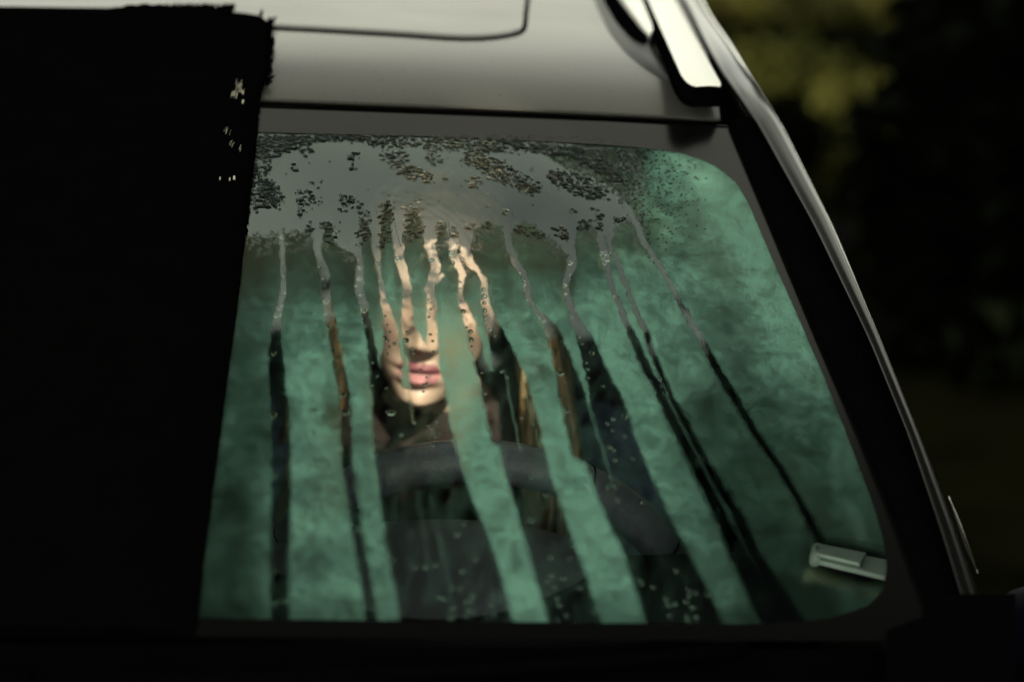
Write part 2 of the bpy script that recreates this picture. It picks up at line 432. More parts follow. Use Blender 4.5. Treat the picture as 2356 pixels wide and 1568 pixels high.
# unseen crown added to block sun and sky, with one gap that lights the face
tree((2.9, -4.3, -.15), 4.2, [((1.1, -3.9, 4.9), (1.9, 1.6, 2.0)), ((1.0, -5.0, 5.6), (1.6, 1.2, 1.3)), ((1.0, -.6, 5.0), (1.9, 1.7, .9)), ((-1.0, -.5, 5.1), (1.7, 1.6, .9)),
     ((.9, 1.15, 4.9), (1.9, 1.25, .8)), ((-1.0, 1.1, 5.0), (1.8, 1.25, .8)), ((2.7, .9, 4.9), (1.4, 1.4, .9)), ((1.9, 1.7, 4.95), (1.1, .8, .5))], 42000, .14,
     'added unseen dark tree whose crown shades the front of the car', keep=gap, thin=(((.6, 1.9, 4.95), (2.4, .9, .35), 3000),))
# more unseen trees, added along both sides to block sky light
tree((4.6, 2.0, -.15), 4.0, [((4.6, 2.0, 3.3), (1.7, 2.1, 2.2)), ((4.5, .2, 2.6), (1.5, 1.8, 2.2)), ((4.4, -1.6, 2.6), (1.5, 1.6, 2.2))], 9000, .15, 'added unseen dark bushy tree on the driver side of the car')
tree((-4.2, 1.5, -.15), 4.2, [((-4.0, 1.4, 3.0), (1.5, 1.8, 1.7)), ((-4.4, 3.6, 2.4), (1.5, 1.8, 1.8))], 7000, .15, 'added unseen dark bushy tree on the passenger side of the car')
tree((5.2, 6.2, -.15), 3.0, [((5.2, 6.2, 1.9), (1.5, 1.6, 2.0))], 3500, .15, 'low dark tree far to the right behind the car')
# shrubs in the background, out of focus
def shrub(c, r, n, size, mat, label):
    e = empty('shrub', (c[0], c[1], -.12), label, 'shrub', 'shrubs behind the car')
    mb = MB(); leaf_cloud(mb, c, r, n, size, .8); prop(mb.build('foliage', M[mat], e, smooth=False), kind='stuff')
    m = MB()
    for k in range(4):
        a = k*1.6; m.tube([(c[0]+.03*math.cos(a), c[1]+.03*math.sin(a), -.14), (c[0]+.3*r[0]*math.cos(a), c[1]+.3*r[1]*math.sin(a), c[2]*.6), (c[0]+.6*r[0]*math.cos(a), c[1]+.6*r[1]*math.sin(a), c[2]+.2*r[2])], [.02, .015, .006], 6)
    m.build('stem', M['bark'], e)
    return e
def shrub_px(px, py, dep, rx, rz, n, size, mat, label):
    c = at_depth(px, py, dep); return shrub(tuple(c), (rx, rx*.8, rz), n, size, mat, label)
shrub_px(1940, 425, 8.6, .12, .10, 460, .04, 'sunlit_olive_leaf', 'small yellow olive shrub behind the car, brightest of the shrubs')
shrub_px(2110, 450, 8.6, .12, .08, 380, .04, 'sunlit_green_leaf', 'small green shrub right of the yellow olive one')
shrub_px(1790, 200, 11.2, .40, .20, 900, .07, 'sunlit_green_leaf', 'low green shrub just behind the roof edge')
shrub_px(2020, 250, 10.6, .30, .14, 700, .06, 'sunlit_green_leaf', 'wide green shrub in the middle of the background')
shrub_px(1840, 22, 15.5, 1.05, .17, 1500, .1, 'sunlit_olive_leaf', 'long olive shrub at the upper edge of the view')
shrub_px(2140, 55, 15.5, .62, .14, 1000, .1, 'sunlit_green_leaf', 'long green shrub at the upper edge of the view, right of the olive one')
shrub_px(1805, 318, 8.4, .13, .13, 500, .035, 'dark_leaf', 'dark rounded shrub close behind the roof edge of the car')
# dense dark trees added on the right to darken the view and shade the ground
for (px, py, dep_, rr, lab) in ((2440, 700, 7.0, .62, 'added dense dark conifer at the right border of the view, nearest of the dark conifers'), (2330, 330, 12.5, .55, 'added dense dark conifer behind the nearest one at the right')):
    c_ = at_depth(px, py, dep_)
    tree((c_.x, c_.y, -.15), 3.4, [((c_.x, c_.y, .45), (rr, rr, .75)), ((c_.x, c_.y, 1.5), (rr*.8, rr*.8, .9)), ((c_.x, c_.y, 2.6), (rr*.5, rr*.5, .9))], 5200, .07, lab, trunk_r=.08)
# ------------------------------------------------------------------ the car
car = empty('parked_car', (0, .8, -.12), 'silver grey car with fogged wet windshield and raised roof rails', 'car')
# roof skin
XE = .515
xs = np.linspace(-XE, XE, 61); ts = np.r_[0, .004, .01, .02, np.linspace(.035, .7, 44), np.linspace(.75, 1.75, 16)]
XX, TT = np.meshgrid(xs, ts)
rp = roof_pt(XX, TT)
front = rp[0].copy(); front[:, 2] -= .0045; front[:, 1] += .016
MB().grid([front.tolist()]+rp.tolist()).build('roof', M['paint'], car)
# sunroof: a panel ringed by a black seal
seam = np.array([(356, 57), (630, 67), (925, 83), (1030, 91), (1087, 92.5), (1130, 90), (1165, 85), (1190, 80), (1204, 72), (1208, 58), (1210, 30), (1214, 0), (1219, -40)], float)
sp = Rf(seam[:, 0], seam[:, 1]); sX = sp[:, 0]; sT = sp[:, 1]-header(sX)[:, 1]
kf = int(np.argmax(sX)) if np.argmax(sX) > 8 else 9
o_ = np.argsort(sX[:9]); xm = sX[:9].max()
px_ = np.linspace(-xm, xm, 49)
tf_ = np.interp(np.abs(px_), sX[:9][o_], sT[:9][o_])
rows = []
for k, w in enumerate(np.r_[0, .01, np.linspace(.04, 1, 24)]):
    t_ = tf_+(1.0-tf_)*w
    rows.append(roof_pt(px_, t_, .0006 if k else -.004).tolist())
sunroof = MB().grid(rows).build('sunroof', M['paint'], car)
half = [(float(x), float(t)) for x, t in zip(sX, sT) if x > 0]
half = half + [(xm+.004, .80), (xm, 1.0)]
hs_ = smoothl(half, 60)
loop = np.concatenate([np.stack([-hs_[::-1, 0], hs_[::-1, 1]], 1), hs_])
sl = roof_pt(loop[:, 0], loop[:, 1], -.0002)
rows = []
for p, q in zip(sl, np.gradient(sl, axis=0)):
    tdir = q/np.linalg.norm(q); side = np.cross(tdir, (0, 0, 1)); side /= np.linalg.norm(side)
    rows.append([p+side*a+np.array((0, 0, b)) for a, b in ((-.0032, -.001), (-.002, .0016), (0, .0009), (.002, .0016), (.0032, -.001))])
MB().grid(rows).build('sunroof_seal', M['rubber'], sunroof)
# black gap strip between roof and glass
gpx = np.linspace(356, 1690, 40)
up = W(gpx, head_py(gpx)-5, -.008); lo = W(gpx, head_py(gpx)+23, .0052)
md = W(gpx, head_py(gpx)+9, -.003)
for P in (1,):
    r = []
    for A in (up, md, lo):
        r.append(np.concatenate([mirx(A)[::-1], A]).tolist())
    MB().grid(r).build('header_seal', M['rubber'], car)

# windshield glass: measured outline -> loft between outer outline and daylight opening
op_t = [(356, 306), (600, 313), (1000, 323), (1300, 336), (1470, 347), (1570, 361)]
op_c1 = [(1570, 361), (1640, 387), (1690, 425), (1722, 480)]
op_s = [(1722, 480), (1760, 570), (1830, 728), (1900, 890), (1960, 1045), (2003, 1160), (2027, 1240)]
op_c2 = [(2027, 1240), (2037, 1310), (2026, 1368), (1990, 1404), (1900, 1431)]
op_b = [(1900, 1431), (1750, 1444), (1300, 1440), (800, 1435), (455, 1430), (45, 1425)]
ou_t = [(356, 245), (600, 252), (1000, 268), (1400, 286), (1600, 295)]
ou_c1 = [(1600, 293), (1680, 298), (1690, 322), (1712, 372)]
ou_s = [(1712, 372), (1768, 505), (1850, 700), (1945, 930), (2030, 1140), (2085, 1275)]
ou_c2 = [(2085, 1275), (2125, 1380), (2135, 1450), (2100, 1478), (2030, 1482)]
ou_b = [(2030, 1482), (1700, 1482), (1200, 1478), (45, 1470)]
cnt = (30, 14, 30, 16, 40)
def ring(segs):
    return np.concatenate([smoothl(s, n)[(0 if i == 0 else 1):] for i, (s, n) in enumerate(zip(segs, cnt))])
R_in = ring((op_t, op_c1, op_s, op_c2, op_b)); R_out = ring((ou_t, ou_c1, ou_s, ou_c2, ou_b))
def xfix(P):
    P = P.copy(); P[0, 0] = 0; P[-1, 0] = 0
    P[0, 1] = gfun(P[0, 2]); P[-1, 1] = gfun(P[-1, 2]); return P
outer_w = W(R_out[:, 0], R_out[:, 1]); inner_w = W(R_in[:, 0], R_in[:, 1])
windshield_rows = []
for s in np.linspace(0, 1, 60):
    # left end at the centre line, right end on the outline
    i = np.interp(s, [0, 1], [29, 86])
    e = np.array([np.interp(i, np.arange(len(R_out)), R_out[:, 0]), np.interp(i, np.arange(len(R_out)), R_out[:, 1])])
    zc_ = np.interp(s, [0, 1], [W(np.array(356.), np.array(243.))[2], W(np.array(45.), np.array(1470.))[2]])
    pe = W(e[0], e[1]); L = []
    for u in np.linspace(0, 1, 40):
        x = pe[0]*u; z = zc_*(1-u*u)+pe[2]*u*u
        L.append((x, float(gfun(np.array(z)))+GK*x*x, z))
    Ln = np.array(L); Ln = Ln+glass_n(Ln)*.002
    windshield_rows.append(np.concatenate([mirx(Ln)[::-1], Ln[1:]]).tolist())
windshield = MB().grid(windshield_rows).build('windshield', M['glass'], car)
# black ceramic band printed round the glass
rows = []
for u in np.linspace(0, 1, 7):
    q = R_out*(1-u)+R_in*u
    P = xfix(W(q[:, 0], q[:, 1])); P = P+glass_n(P)*.0040
    rows.append(np.concatenate([mirx(P)[::-1], P]).tolist())
MB().grid(rows).build('ceramic_band', M['frit'], windshield)

# side trims, pillar strip and bright line, all measured on the driver side and mirrored
def strip(name, mat, sections, n=60, parent=car, both=True, ext=True):
    """sections: list of (pixel polyline, offset, push back)"""
    cols = []
    for pts, off, push in sections:
        q = smoothl(pts, n); P = Sf(q[:, 0], q[:, 1], off); P[:, 1] += push
        if ext:
            a = P[0]; P = np.concatenate([[a+np.array((0, 1.2, -.08)), a+np.array((0, .5, -.015))], P])
        cols.append(P)
    for sgn in ((1, -1) if both else (1,)):
        rows = [[(p[0]*sgn, p[1], p[2]) for p in c] for c in cols]
        MB().grid(rows).build(name, mat, parent)
    return cols
trimL = [(1676, 300), (1683, 318), (1768, 520), (1880, 790), (1975, 1010), (2060, 1220), (2125, 1400), (2150, 1480)]
silL = [(1540, -45), (1580, 30), (1622, 117), (1660, 179), (1730, 288), (1862, 527), (1988, 790), (2078, 1010), (2153, 1230), (2205, 1400), (2230, 1490)]
silR = [(1572, -45), (1603, 30), (1664, 107), (1716, 179), (1792, 290), (1912, 527), (2016, 775), (2094, 968), (2152, 1110), (2206, 1250), (2252, 1385), (2280, 1490)]
lineL = [(1596, -45), (1627, 30), (1684, 107), (1727, 179), (1800, 292), (1917, 524), (2021, 770), (2099, 965), (2158, 1110), (2213, 1250), (2259, 1385), (2290, 1490)]
def mid(a, b, f=.5):
    A = polyl(a, 40); B = polyl(b, 40); return (A*(1-f)+B*f).tolist()
def shift(a, d): return [(x+d, y) for x, y in a]
trR = [(x, y) for x, y in silL if y >= 288]
strip('windshield_trim', M['rubber'], [(trimL, .0, 0), (trimL, .009, 0), (mid(trimL, trR), .012, 0), (trR, .008, .0), (trR, -.004, .0)], ext=False)
strip('pillar_strip', M['strip'], [(shift(silL, -1), -.006, 0), (silL, .006, 0), (mid(silL, silR, .3), .010, .001), (mid(silL, silR, .6), .011, .003), (mid(silL, silR, .85), .009, .007), (silR, .005, .010), (silR, -.012, .014)])
lp = smoothl(lineL, 60)
chrome_cols = strip('window_line', M['chrome'], [(shift(lineL, -1), -.010, .014), (shift(lineL, 1.0), -.002, .012), (shift(lineL, 2.6), .000, .0125), (shift(lineL, 4.2), -.002, .014), (shift(lineL, 5), -.010, .02)])
fr_cols = strip('window_frame', M['gloss_black'], [(shift(silR, 0), -.006, .016), (shift(lineL, 0), -.008, .016)])
edge = chrome_cols[-1]
# roof ditch: black channel between roof skin and pillar strip
dl = np.array([roof_pt(np.array(XE-.002), np.array(t), -.001) for t in np.linspace(0, 1.75, 50)])
q = Sf(*smoothl([p for p in silL if p[1] <= 300], 30).T, -.004)
ext_ = np.array([q[0]+np.array((0, 1.2, -.08)), q[0]+np.array((0, .5, -.015))]); q = np.concatenate([ext_, q])[::-1]
q = polyl(q, 50)
for sg in (1, -1):
    md_ = (dl+q)/2; md_[:, 2] -= .012
    MB().grid([[(p[0]*sg, p[1], p[2]) for p in c] for c in (dl, md_, q)]).build('roof_ditch', M['rubber'], car)

# roof rails
def px_roof(pts, off): a = np.array(pts, float); return Rf(a[:, 0], a[:, 1], off)
railL = [(1470, -48), (1491, 0), (1530, 88), (1557, 150), (1567, 173), (1578, 188), (1590, 197), (1604, 201)]
railR = [(1527, -48), (1553, 0), (1600, 86), (1640, 158), (1655, 185), (1659, 193), (1659, 198), (1655, 200.5)]
n = 44
a = polyl(railL, n); b = polyl(railR, n)
H = .013
A3 = Rf(a[:, 0], a[:, 1]); B3 = Rf(b[:, 0], b[:, 1])
# raise along the viewing rays so that the measured outline is that of the bar's top, which stands H above the roof
def raise_(P, h):
    d = P-camP; u = h/np.abs(d[:, 2:3]); return P-d*u
A3 = raise_(A3, H); B3 = raise_(B3, H)
bad = np.isnan(A3[:, 0]) | np.isnan(B3[:, 0]); A3 = A3[~bad]; B3 = B3[~bad]
A3 = np.concatenate([[A3[0]+np.array((-.01, 1.15, -.06)), A3[0]+np.array((-.004, .5, -.012))], A3]); B3 = np.concatenate([[B3[0]+np.array((-.01, 1.15, -.06)), B3[0]+np.array((-.004, .5, -.012))], B3])
for sg in (1, -1):
    e_ = []
    f3 = lambda c: [(p[0]*sg, p[1], p[2]) for p in c]
    C3 = (A3+B3)/2; C3[:, 2] += .0012
    A4 = A3*.96+B3*.04; A4[:, 2] += .0006; B4 = A3*.04+B3*.96; B4[:, 2] += .0006
    lowA = A3.copy(); lowA[:, 2] -= .003; lowB = B3.copy(); lowB[:, 2] -= .003
    m = MB().grid([f3(c) for c in (A3, A4, C3, B4, B3)])
    rail = m.build('roof_rail', M['rail'], car)
    dA = A3.copy(); dA[:, 2] -= .003; dB = B3.copy(); dB[:, 2] -= .003
    out = np.array((.004, 0, 0))
    s1 = dA-out*1.2; s2 = dB+out*.4
    s1[-6:, 1] -= .004; s2[-6:, 1] -= .004
    l1 = s1.copy(); l2 = s2.copy(); l1[:, 2] -= .0125; l2[:, 2] -= .0125
    c1 = l1*.6+l2*.4; c2 = s1*.5+s2*.5
    m = MB().grid([f3(c) for c in (c2, s1, l1, c1, l2, s2, c2)])
    b0 = len(m.v); m.face(f3([s1[-1], c2[-1], s2[-1], l2[-1], c1[-1], l1[-1]]))
    m.build('rail_base', M['rubber'], rail)
    # front foot down to the roof
    k = -14
    top = np.concatenate([l1[k:], l2[k:][::-1]]); bot = top.copy(); bot[:, 2] -= .002
    MB().grid([f3(top), f3(bot)], closed_u=True).build('rail_foot', M['rubber'], rail)
# the rail's reflection in the roof, built as grey, black and bright patches
def patch(name, mat, L, Rr, off, parent, n=26):
    A = polyl(L, n); B = polyl(Rr, n)
    rows = []
    for u in np.linspace(0, 1, 6):
        q = A*(1-u)+B*u; h = off*min(1, 8*u*(1-u)+.12)
        P = Rf(q[:, 0], q[:, 1], h); rows.append(P)
    for sg in (1, -1):
        MB().grid([[(p[0]*sg, p[1], p[2]) for p in r] for r in rows]).build(name, mat, parent)
M['reflection_grey'] = pbr('dark_grey_reflection', (.012, .015, .015), .45, spec=.15)
patch('rail_reflection_grey', M['reflection_grey'], [(1352, -40), (1378, 25), (1402, 75), (1440, 122), (1480, 155), (1530, 187), (1562, 203), (1600, 214)], [(1440, -40), (1470, 40), (1490, 90), (1510, 125), (1540, 165), (1560, 190), (1580, 205), (1602, 216)], .004, car)
patch('rail_reflection_black', M['rubber'], [(1368, -40), (1390, 20), (1412, 58), (1440, 90), (1458, 104), (1478, 109)], [(1395, -40), (1422, 10), (1452, 52), (1478, 88), (1492, 104), (1488, 108)], .010, car)
patch('rail_reflection_bright', M['rail'], [(1400, -40), (1424, 6), (1450, 44), (1478, 84), (1494, 104)], [(1462, -40), (1480, 4), (1494, 44), (1502, 80), (1500, 100)], .013, car)

q_ = smoothl([(2216, 1165), (2240, 1225), (2262, 1285), (2287, 1348)], 20); P_ = Sf(q_[:, 0], q_[:, 1], -.01); P_[:, 1] += .05
for sg in (1, -1): MB().tube([(p[0]*sg, p[1], p[2]) for p in P_], [.0003+.0012*math.sin(PI*i/19) for i in range(20)], 6).build('mirror_trim', M['chrome'], car)
M['navy'] = pbr('dark_navy_plastic', (.003, .0026, .007), .7, spec=.03)
# ---- body below the glass
def bodyline(x): return GK*x*x
hx = np.linspace(-.60, .60, 31)
def hood_pt(x, s):      # s 0 at the cowl .. 1 at the nose
    return (x, -.14+GK*x*x*(1-s)-.80*s, .975-.05*x*x-.16*s**1.8)
MB().grid([[hood_pt(x, s) for x in hx] for s in np.linspace(0, 1, 16)]).build('hood', M['paint'], car)
cb = W(np.linspace(45, 2150, 30), np.linspace(1470, 1484, 30), -.004); cb[0, 0] = 0
cowl_top = np.concatenate([mirx(cb)[::-1], cb[1:]]); cx_ = cowl_top[:, 0]
low = np.array([hood_pt(x, 0) for x in cx_*.97]); low[:, 2] -= .012; low[:, 1] += .008
midc = (cowl_top+low)/2; midc[:, 2] -= .02
MB().grid([cowl_top.tolist(), midc.tolist(), low.tolist()]).build('cowl', M['rubber'], car)
ys = np.linspace(-.94, 2.7, 40)
def side_rows(sg):
    out = []
    for (dx, z) in ((.62, .955), (.675, .93), (.70, .86), (.715, .70), (.70, .45), (.68, .12)):
        out.append([(sg*(dx-.05*max(0, -(y+.3))**2*1.2-.05*max(0, y-1.9)**2), y, (z if y > -.05 else z-.14*(-(y+.05)/.9)**1.8*(1 if z > .8 else .4))) for y in ys])
    return out
for sg in (1, -1): MB().grid(side_rows(sg)).build('body_side', M['paint'], car)
MB().grid([[(x, -.94-.03*math.cos(x*2), z-.05*x*x) for x in np.linspace(-.6, .6, 20)] for z in (.815, .75, .6, .4, .15)]).build('front_bumper', M['paint'], car)
MB().box((0, .9, .1), (.62, 1.75, .03)).build('floor_pan', M['interior'], car, False)
MB().grid([[(x, y, z-.03*x*x) for x in np.linspace(-.66, .66, 16)] for y, z in ((2.62, .95), (2.70, .88), (2.72, .5), (2.68, .15))]).build('tailgate', M['paint'], car)
# rear window
re = roof_pt(np.linspace(-.46, .46, 16), np.full(16, 1.75)); bt = np.array([(x*1.15, 2.62, .95) for x in np.linspace(-.46, .46, 16)])
MB().grid([re.tolist(), ((re+bt)/2+np.array((0, .04, .02))).tolist(), bt.tolist()]).build('rear_window', M['rear_glass'], car)
# side windows from the bright line to the belt line
E2 = edge[::-1]
for sg in (1, -1):
    tp = [(p[0]*sg, p[1], p[2]) for p in E2]
    pts_y = [max(-.12, p[1]-.02) for p in E2]
    bl = [(sg*.655, y, .945) for y in pts_y]
    mdp = [tuple((Vector(a)*.5+Vector(b)*.5)+Vector((sg*.012, 0, 0))) for a, b in zip(tp, bl)]
    MB().grid([tp, mdp, bl]).build('side_window', M['side_glass'], car)
    MB().tube([(sg*.50, 1.22, 1.22), (sg*.60, 1.2, 1.08), (sg*.64, 1.18, .94)], .025, 8).build('door_pillar', M['rubber'], car)
    MB().tube([(sg*.655, y, .945) for y in np.linspace(-.1, 2.6, 12)], .010, 8).build('belt_moulding', M['gloss_black'], car)
    MB().grid([[(sg*.45, 2.20, 1.26), (sg*.53, 2.05, 1.22), (sg*.64, 2.0, .95)], [(sg*.47, 2.3, 1.2), (sg*.55, 2.3, 1.15), (sg*.66, 2.4, .95)], [(sg*.5, 2.62, .96), (sg*.56, 2.62, .96), (sg*.62, 2.62, .95)]]).build('rear_pillar', M['paint'], car)
    # door mirror
    mm = MB(); rows = []
    for th in np.linspace(0, PI, 9):
        rows.append([(sg*(.80+.085*math.sin(th)**.7*math.cos(ph)), .30-.055*math.cos(th)+.0*ph, .895+.05*math.sin(th)**.7*math.sin(ph)) for ph in np.linspace(0, 2*PI, 17)[:-1]])
    mm.grid(rows, closed_u=True); mm.tube([(sg*.68, .30, .90), (sg*.74, .29, .885), (sg*.79, .29, .89)], [.03, .02, .02], 8)
    mm.build('door_mirror', M['navy'], car)
    for y in (-.45, 2.1):
        tyre = MB(); prof = [(.20, .08), (.27, .085), (.30, .06), (.305, 0), (.30, -.06), (.27, -.085), (.20, -.08)]
        tyre.grid([[(sg*.64+o2, y+r_*math.cos(t), .185+r_*math.sin(t)) for t in np.linspace(0, 2*PI, 25)[:-1]] for r_, o2 in prof], closed_u=True)
        w = tyre.build('wheel', M['rubber'], car)
        rm = MB(); rm.grid([[(sg*(.64+.05), y+r_*math.cos(t), .185+r_*math.sin(t)) for t in np.linspace(0, 2*PI, 25)[:-1]] for r_ in (.02, .1, .2)], closed_u=True); rm.build('rim', M['rail'], w)
for sg in (1, -1):
    rows = []
    for y in (1395, 1440, 1480, 1520, 1570, 1630):
        P = W(np.linspace(2025 if y > 1460 else 2130, 2320, 10), np.full(10, float(y)), .014); rows.append([(p[0]*sg, p[1], p[2]) for p in P])
    MB().grid(rows).build('dark_corner_patch', M['rubber'], car)  # added black patch, puts shade over bright body paint in this corner
# wipers resting low on the glass
for (x0, x1) in ((-.34, .02), (.08, .50)):
    z_of = lambda x: 1.004-.01*abs(x)
    pts = []
    for x in np.linspace(x0, x1, 12):
        z = .978; y = float(gfun(np.array(z)))+GK*x*x; pts.append((x, y-.012, z+.004))
    w = MB().tube(pts, .006, 6).build('wiper', M['rubber'], car)
    MB().tube([(x0+.05, GK*x0*x0-.10, .965), pts[3], pts[6]], [.009, .006, .005], 6).build('wiper_arm', M['rubber'], w)

# ---- interior
dx = np.linspace(-.60, .60, 49); prof = ((-.01, .972), (.06, .972), (.14, .966), (.22, .958), (.30, .945), (.36, .925), (.38, .89), (.37, .80), (.33, .62), (.30, .40))
rows = [[(x*(.92 if j < 2 else 1), y+GK*x*x*(1-j/9), z) for x in dx] for j, (y, z) in enumerate(prof)]
dash = MB().grid(rows).build('dashboard', M['dash'], car)
WX = at_depth(1095, 1422, 2.17)
# cover over the instruments
rows = []
for y, k in ((.0, -.05), (.05, -.018), (.10, -.006), (.20, .0), (.28, .002), (.325, .0), (.335, -.006), (.335, -.03), (.31, -.07)):
    rows.append([(WX.x-.015+u, y+.1*u*u, .976+k-1.7*abs(u)**2.05*(1 if u > 0 else .75)) for u in np.linspace(-.23, .24, 41)])
MB().grid(rows).build('instrument_cover', M['hood_dash'], dash)
# steering wheel
sw_n = Vector((0, math.cos(math.radians(24)), math.sin(math.radians(24)))); sw_u = Vector((0, -math.sin(math.radians(24)), math.cos(math.radians(24)))); sw_x = Vector((1, 0, 0))
RW = .182
m = MB()
rows = []
for i in range(64):
    a_ = 2*PI*i/64; c = WX+(sw_x*math.cos(a_)+sw_u*math.sin(a_))*RW
    rad = (sw_x*math.cos(a_)+sw_u*math.sin(a_))
    g = 1.0+.07*math.exp(-((a_-PI/2-.62)/.05)**2)*0
    rows.append([c+(rad*math.cos(t)*.0170+sw_n*math.sin(t)*.0200)*g for t in np.linspace(0, 2*PI, 15)[:-1]])
m.grid(rows, closed_u=True, closed_v=True)
sw = m.build('steering_wheel', M['leather'], car)
for a_ in (PI/2+.52, PI/2-1.05, PI/2+1.05, PI/2-.52):   # seams where the leather pieces meet
    rad = (sw_x*math.cos(a_)+sw_u*math.sin(a_)); c = WX+rad*RW
    MB().grid([[c+(rad*math.cos(t)*(.0172+e)+sw_n*math.sin(t)*(.0202+e))+(sw_u*math.cos(a_)-sw_x*math.sin(a_))*o2 for t in np.linspace(0, 2*PI, 15)[:-1]] for o2, e in ((-.0014, -.001), (-.0006, .0004), (.0006, .0004), (.0014, -.001))], closed_u=True).build('rim_seam', M['rubber'], sw)
hub = []
for r_, h_ in ((.0, .0), (.05, .0), (.065, .01), (.07, .03), (.06, .05)):
    hub.append([WX-sw_n*(.02-h_*-1)*0-sw_n*(.035-h_)+(sw_x*math.cos(t)+sw_u*math.sin(t)*.8)*r_-sw_u*.02 for t in np.linspace(0, 2*PI, 25)[:-1]])
MB().grid(hub, closed_u=True).build('hub', M['interior'], sw)
for ang in (PI*.02, PI*.98, -PI/2):
    d = sw_x*math.cos(ang)+sw_u*math.sin(ang)
    MB().tube([WX+d*.04-sw_u*.02-sw_n*.02, WX+d*.11-sw_u*.015-sw_n*.012, WX+d*.175], [.022, .018, .014], 8).build('spoke', M['interior'], sw)
# headliner, seats
MB().grid([[tuple(p+np.array((0, 0, -.03))) for p in r] for r in roof_pt(*np.meshgrid(np.linspace(-.5, .5, 15), np.linspace(.03, 1.7, 14))).tolist() for r in [np.array(r)]]).build('headliner', M['headliner'], car)
def seat(x0, y0):
    rows = []
    for z, d, w_ in ((.42, .0, .20), (.5, .01, .22), (.7, .04, .23), (.85, .08, .215), (.93, .11, .17), (.95, .13, .12)):
        rows.append([(x0+w_*math.copysign(abs(math.cos(t))**.5, math.cos(t)), y0+d+.065*math.copysign(abs(math.sin(t))**.6, math.sin(t)), z) for t in np.linspace(0, 2*PI, 29)[:-1]])
    s = MB().grid(rows, closed_u=True); s.face(rows[-1]); so = s.build('seat', M['seat'], car)
    rows = [[(x0+.13*k*math.copysign(abs(math.cos(t))**.5, math.cos(t)), y0+.14+.04*k*math.sin(t), z) for t in np.linspace(0, 2*PI, 21)[:-1]] for z, k in ((.97, .7), (1.0, 1), (1.08, 1), (1.12, .7))]
    hb = MB().grid(rows, closed_u=True); hb.face(rows[-1]); hb.face(rows[0][::-1])
    for s_ in (-.05, .05): hb.tube([(x0+s_, y0+.13, .9), (x0+s_, y0+.14, 1.0)], .006, 6)
    hb.build('headrest', M['seat'], so)
    MB().box((x0, y0-.25, .40), (.22, .26, .06)).build('cushion', M['seat'], so)
    return so
HX = float(FACE_T.x)
seat(HX+.01, 1.10); seat(HX+.01-.62, 1.10)
MB().box((0, 1.95, .62), (.55, .08, .22)).build('rear_bench', M['seat'], car)
# ------------------------------------------------------------------ condensation on the inside of the glass
STREAKS = [  # (x, y, full width) along each run of water, in measured picture units
 [(646,540,10),(650,586,10),(653,626,11),(653,670,12),(646,702,13),(638,729,18),(636,762,22),(634,802,30),(637,870,36),(643,940,40),(646,1050,42),(648,1150,46),(643,1280,44),(643,1450,42)],
 [(728,520,34),(730,545,24),(732,600,13),(741,626,24),(752,648,22),(749,680,20),(755,721,22),(766,775,22),(779,843,24),(790,897,25),(797,1000,25),(800,1080,24),(812,1160,26),(824,1250,22),(848,1380,26),(856,1450,28)],
 [(800,545,70),(815,570,36),(825,586,16),(829,613,14),(825,648,21),(826,680,17),(836,713,19),(841,735,17),(849,775,17),(857,824,22),(866,880,30),(880,950,40)],
 [(857,520,20),(865,575,20),(871,602,13),(872,626,8),(876,653,9),(880,680,14),(884,707,15),(891,729,20),(894,748,28),(898,775,33),(901,802,38),(899,843,50),(893,897,62),(890,960,70)],
 [(912,520,24),(917,578,22),(920,608,22),(928,635,22),(936,659,19),(936,686,20),(936,721,21),(937,756,28),(941,772,34),(955,802,48),(973,843,68),(981,897,78),(986,950,90)],
 [(985,550,24),(989,570,22),(995,594,24),(1003,618,23),(995,648,20),(987,670,20),(991,691,21),(993,735,20),(994,775,22),(995,816,26),(990,870,40)],
 [(1003,655,8),(1017,640,9)],
 [(1036,535,14),(1041,559,17),(1041,594,19),(1052,616,21),(1063,635,15),(1060,659,10),(1057,686,10),(1063,708,19),(1076,735,23),(1087,775,24),(1098,821,26),(1113,870,30),(1135,950,40),(1150,1010,44)],
 [(1072,540,24),(1069,580,16),(1085,620,15),(1105,636,9),(1113,656,12),(1115,702,17),(1122,729,24),(1132,762,34),(1148,798,46),(1168,860,62),(1186,930,76),(1200,1010,90)],
 [(1166,530,14),(1168,564,15),(1175,590,17),(1191,620,17),(1208,640,15),(1209,663,15),(1214,689,14),(1221,706,9),(1234,722,9),(1251,739,18),(1264,762,29),(1284,805,36),(1296,850,44),(1312,905,58),(1330,970,66),(1350,1030,80)],
 [(1309,540,22),(1309,575,18),(1317,597,16),(1317,620,19),(1301,643,15),(1300,666,13),(1305,686,15),(1315,722,22),(1327,752,27),(1346,792,36),(1366,850,50),(1392,925,74),(1408,1000,96)],
 [(1378,530,14),(1383,570,18),(1393,600,18),(1398,630,15),(1409,669,12),(1419,696,14),(1429,729,14),(1446,762,16),(1463,803,19),(1490,865,22),(1514,899,24),(1533,947,24),(1557,995,25),(1607,1091,29),(1653,1187,33),(1699,1283,46),(1755,1390,56),(1800,1470,60)],
 [(1396,547,8),(1403,573,14),(1416,600,11),(1426,633,11),(1439,663,10),(1452,699,10),(1465,729,12),(1482,765,13),(1495,803,14),(1531,899,15),(1584,995,17),(1632,1091,23),(1692,1187,26),(1735,1283,30),(1800,1395,42),(1845,1470,46)],
 [(1440,480,16),(1452,500,12),(1460,515,10),(1469,540,14),(1479,564,12),(1495,587,14),(1512,613,12),(1532,643,11),(1551,679,12),(1561,702,11),(1581,735,15),(1601,769,15),(1620,803,17),(1645,851,18),(1702,947,20),(1740,1010,19),(1790,1080,18),(1840,1165,18),(1885,1250,20)],
]
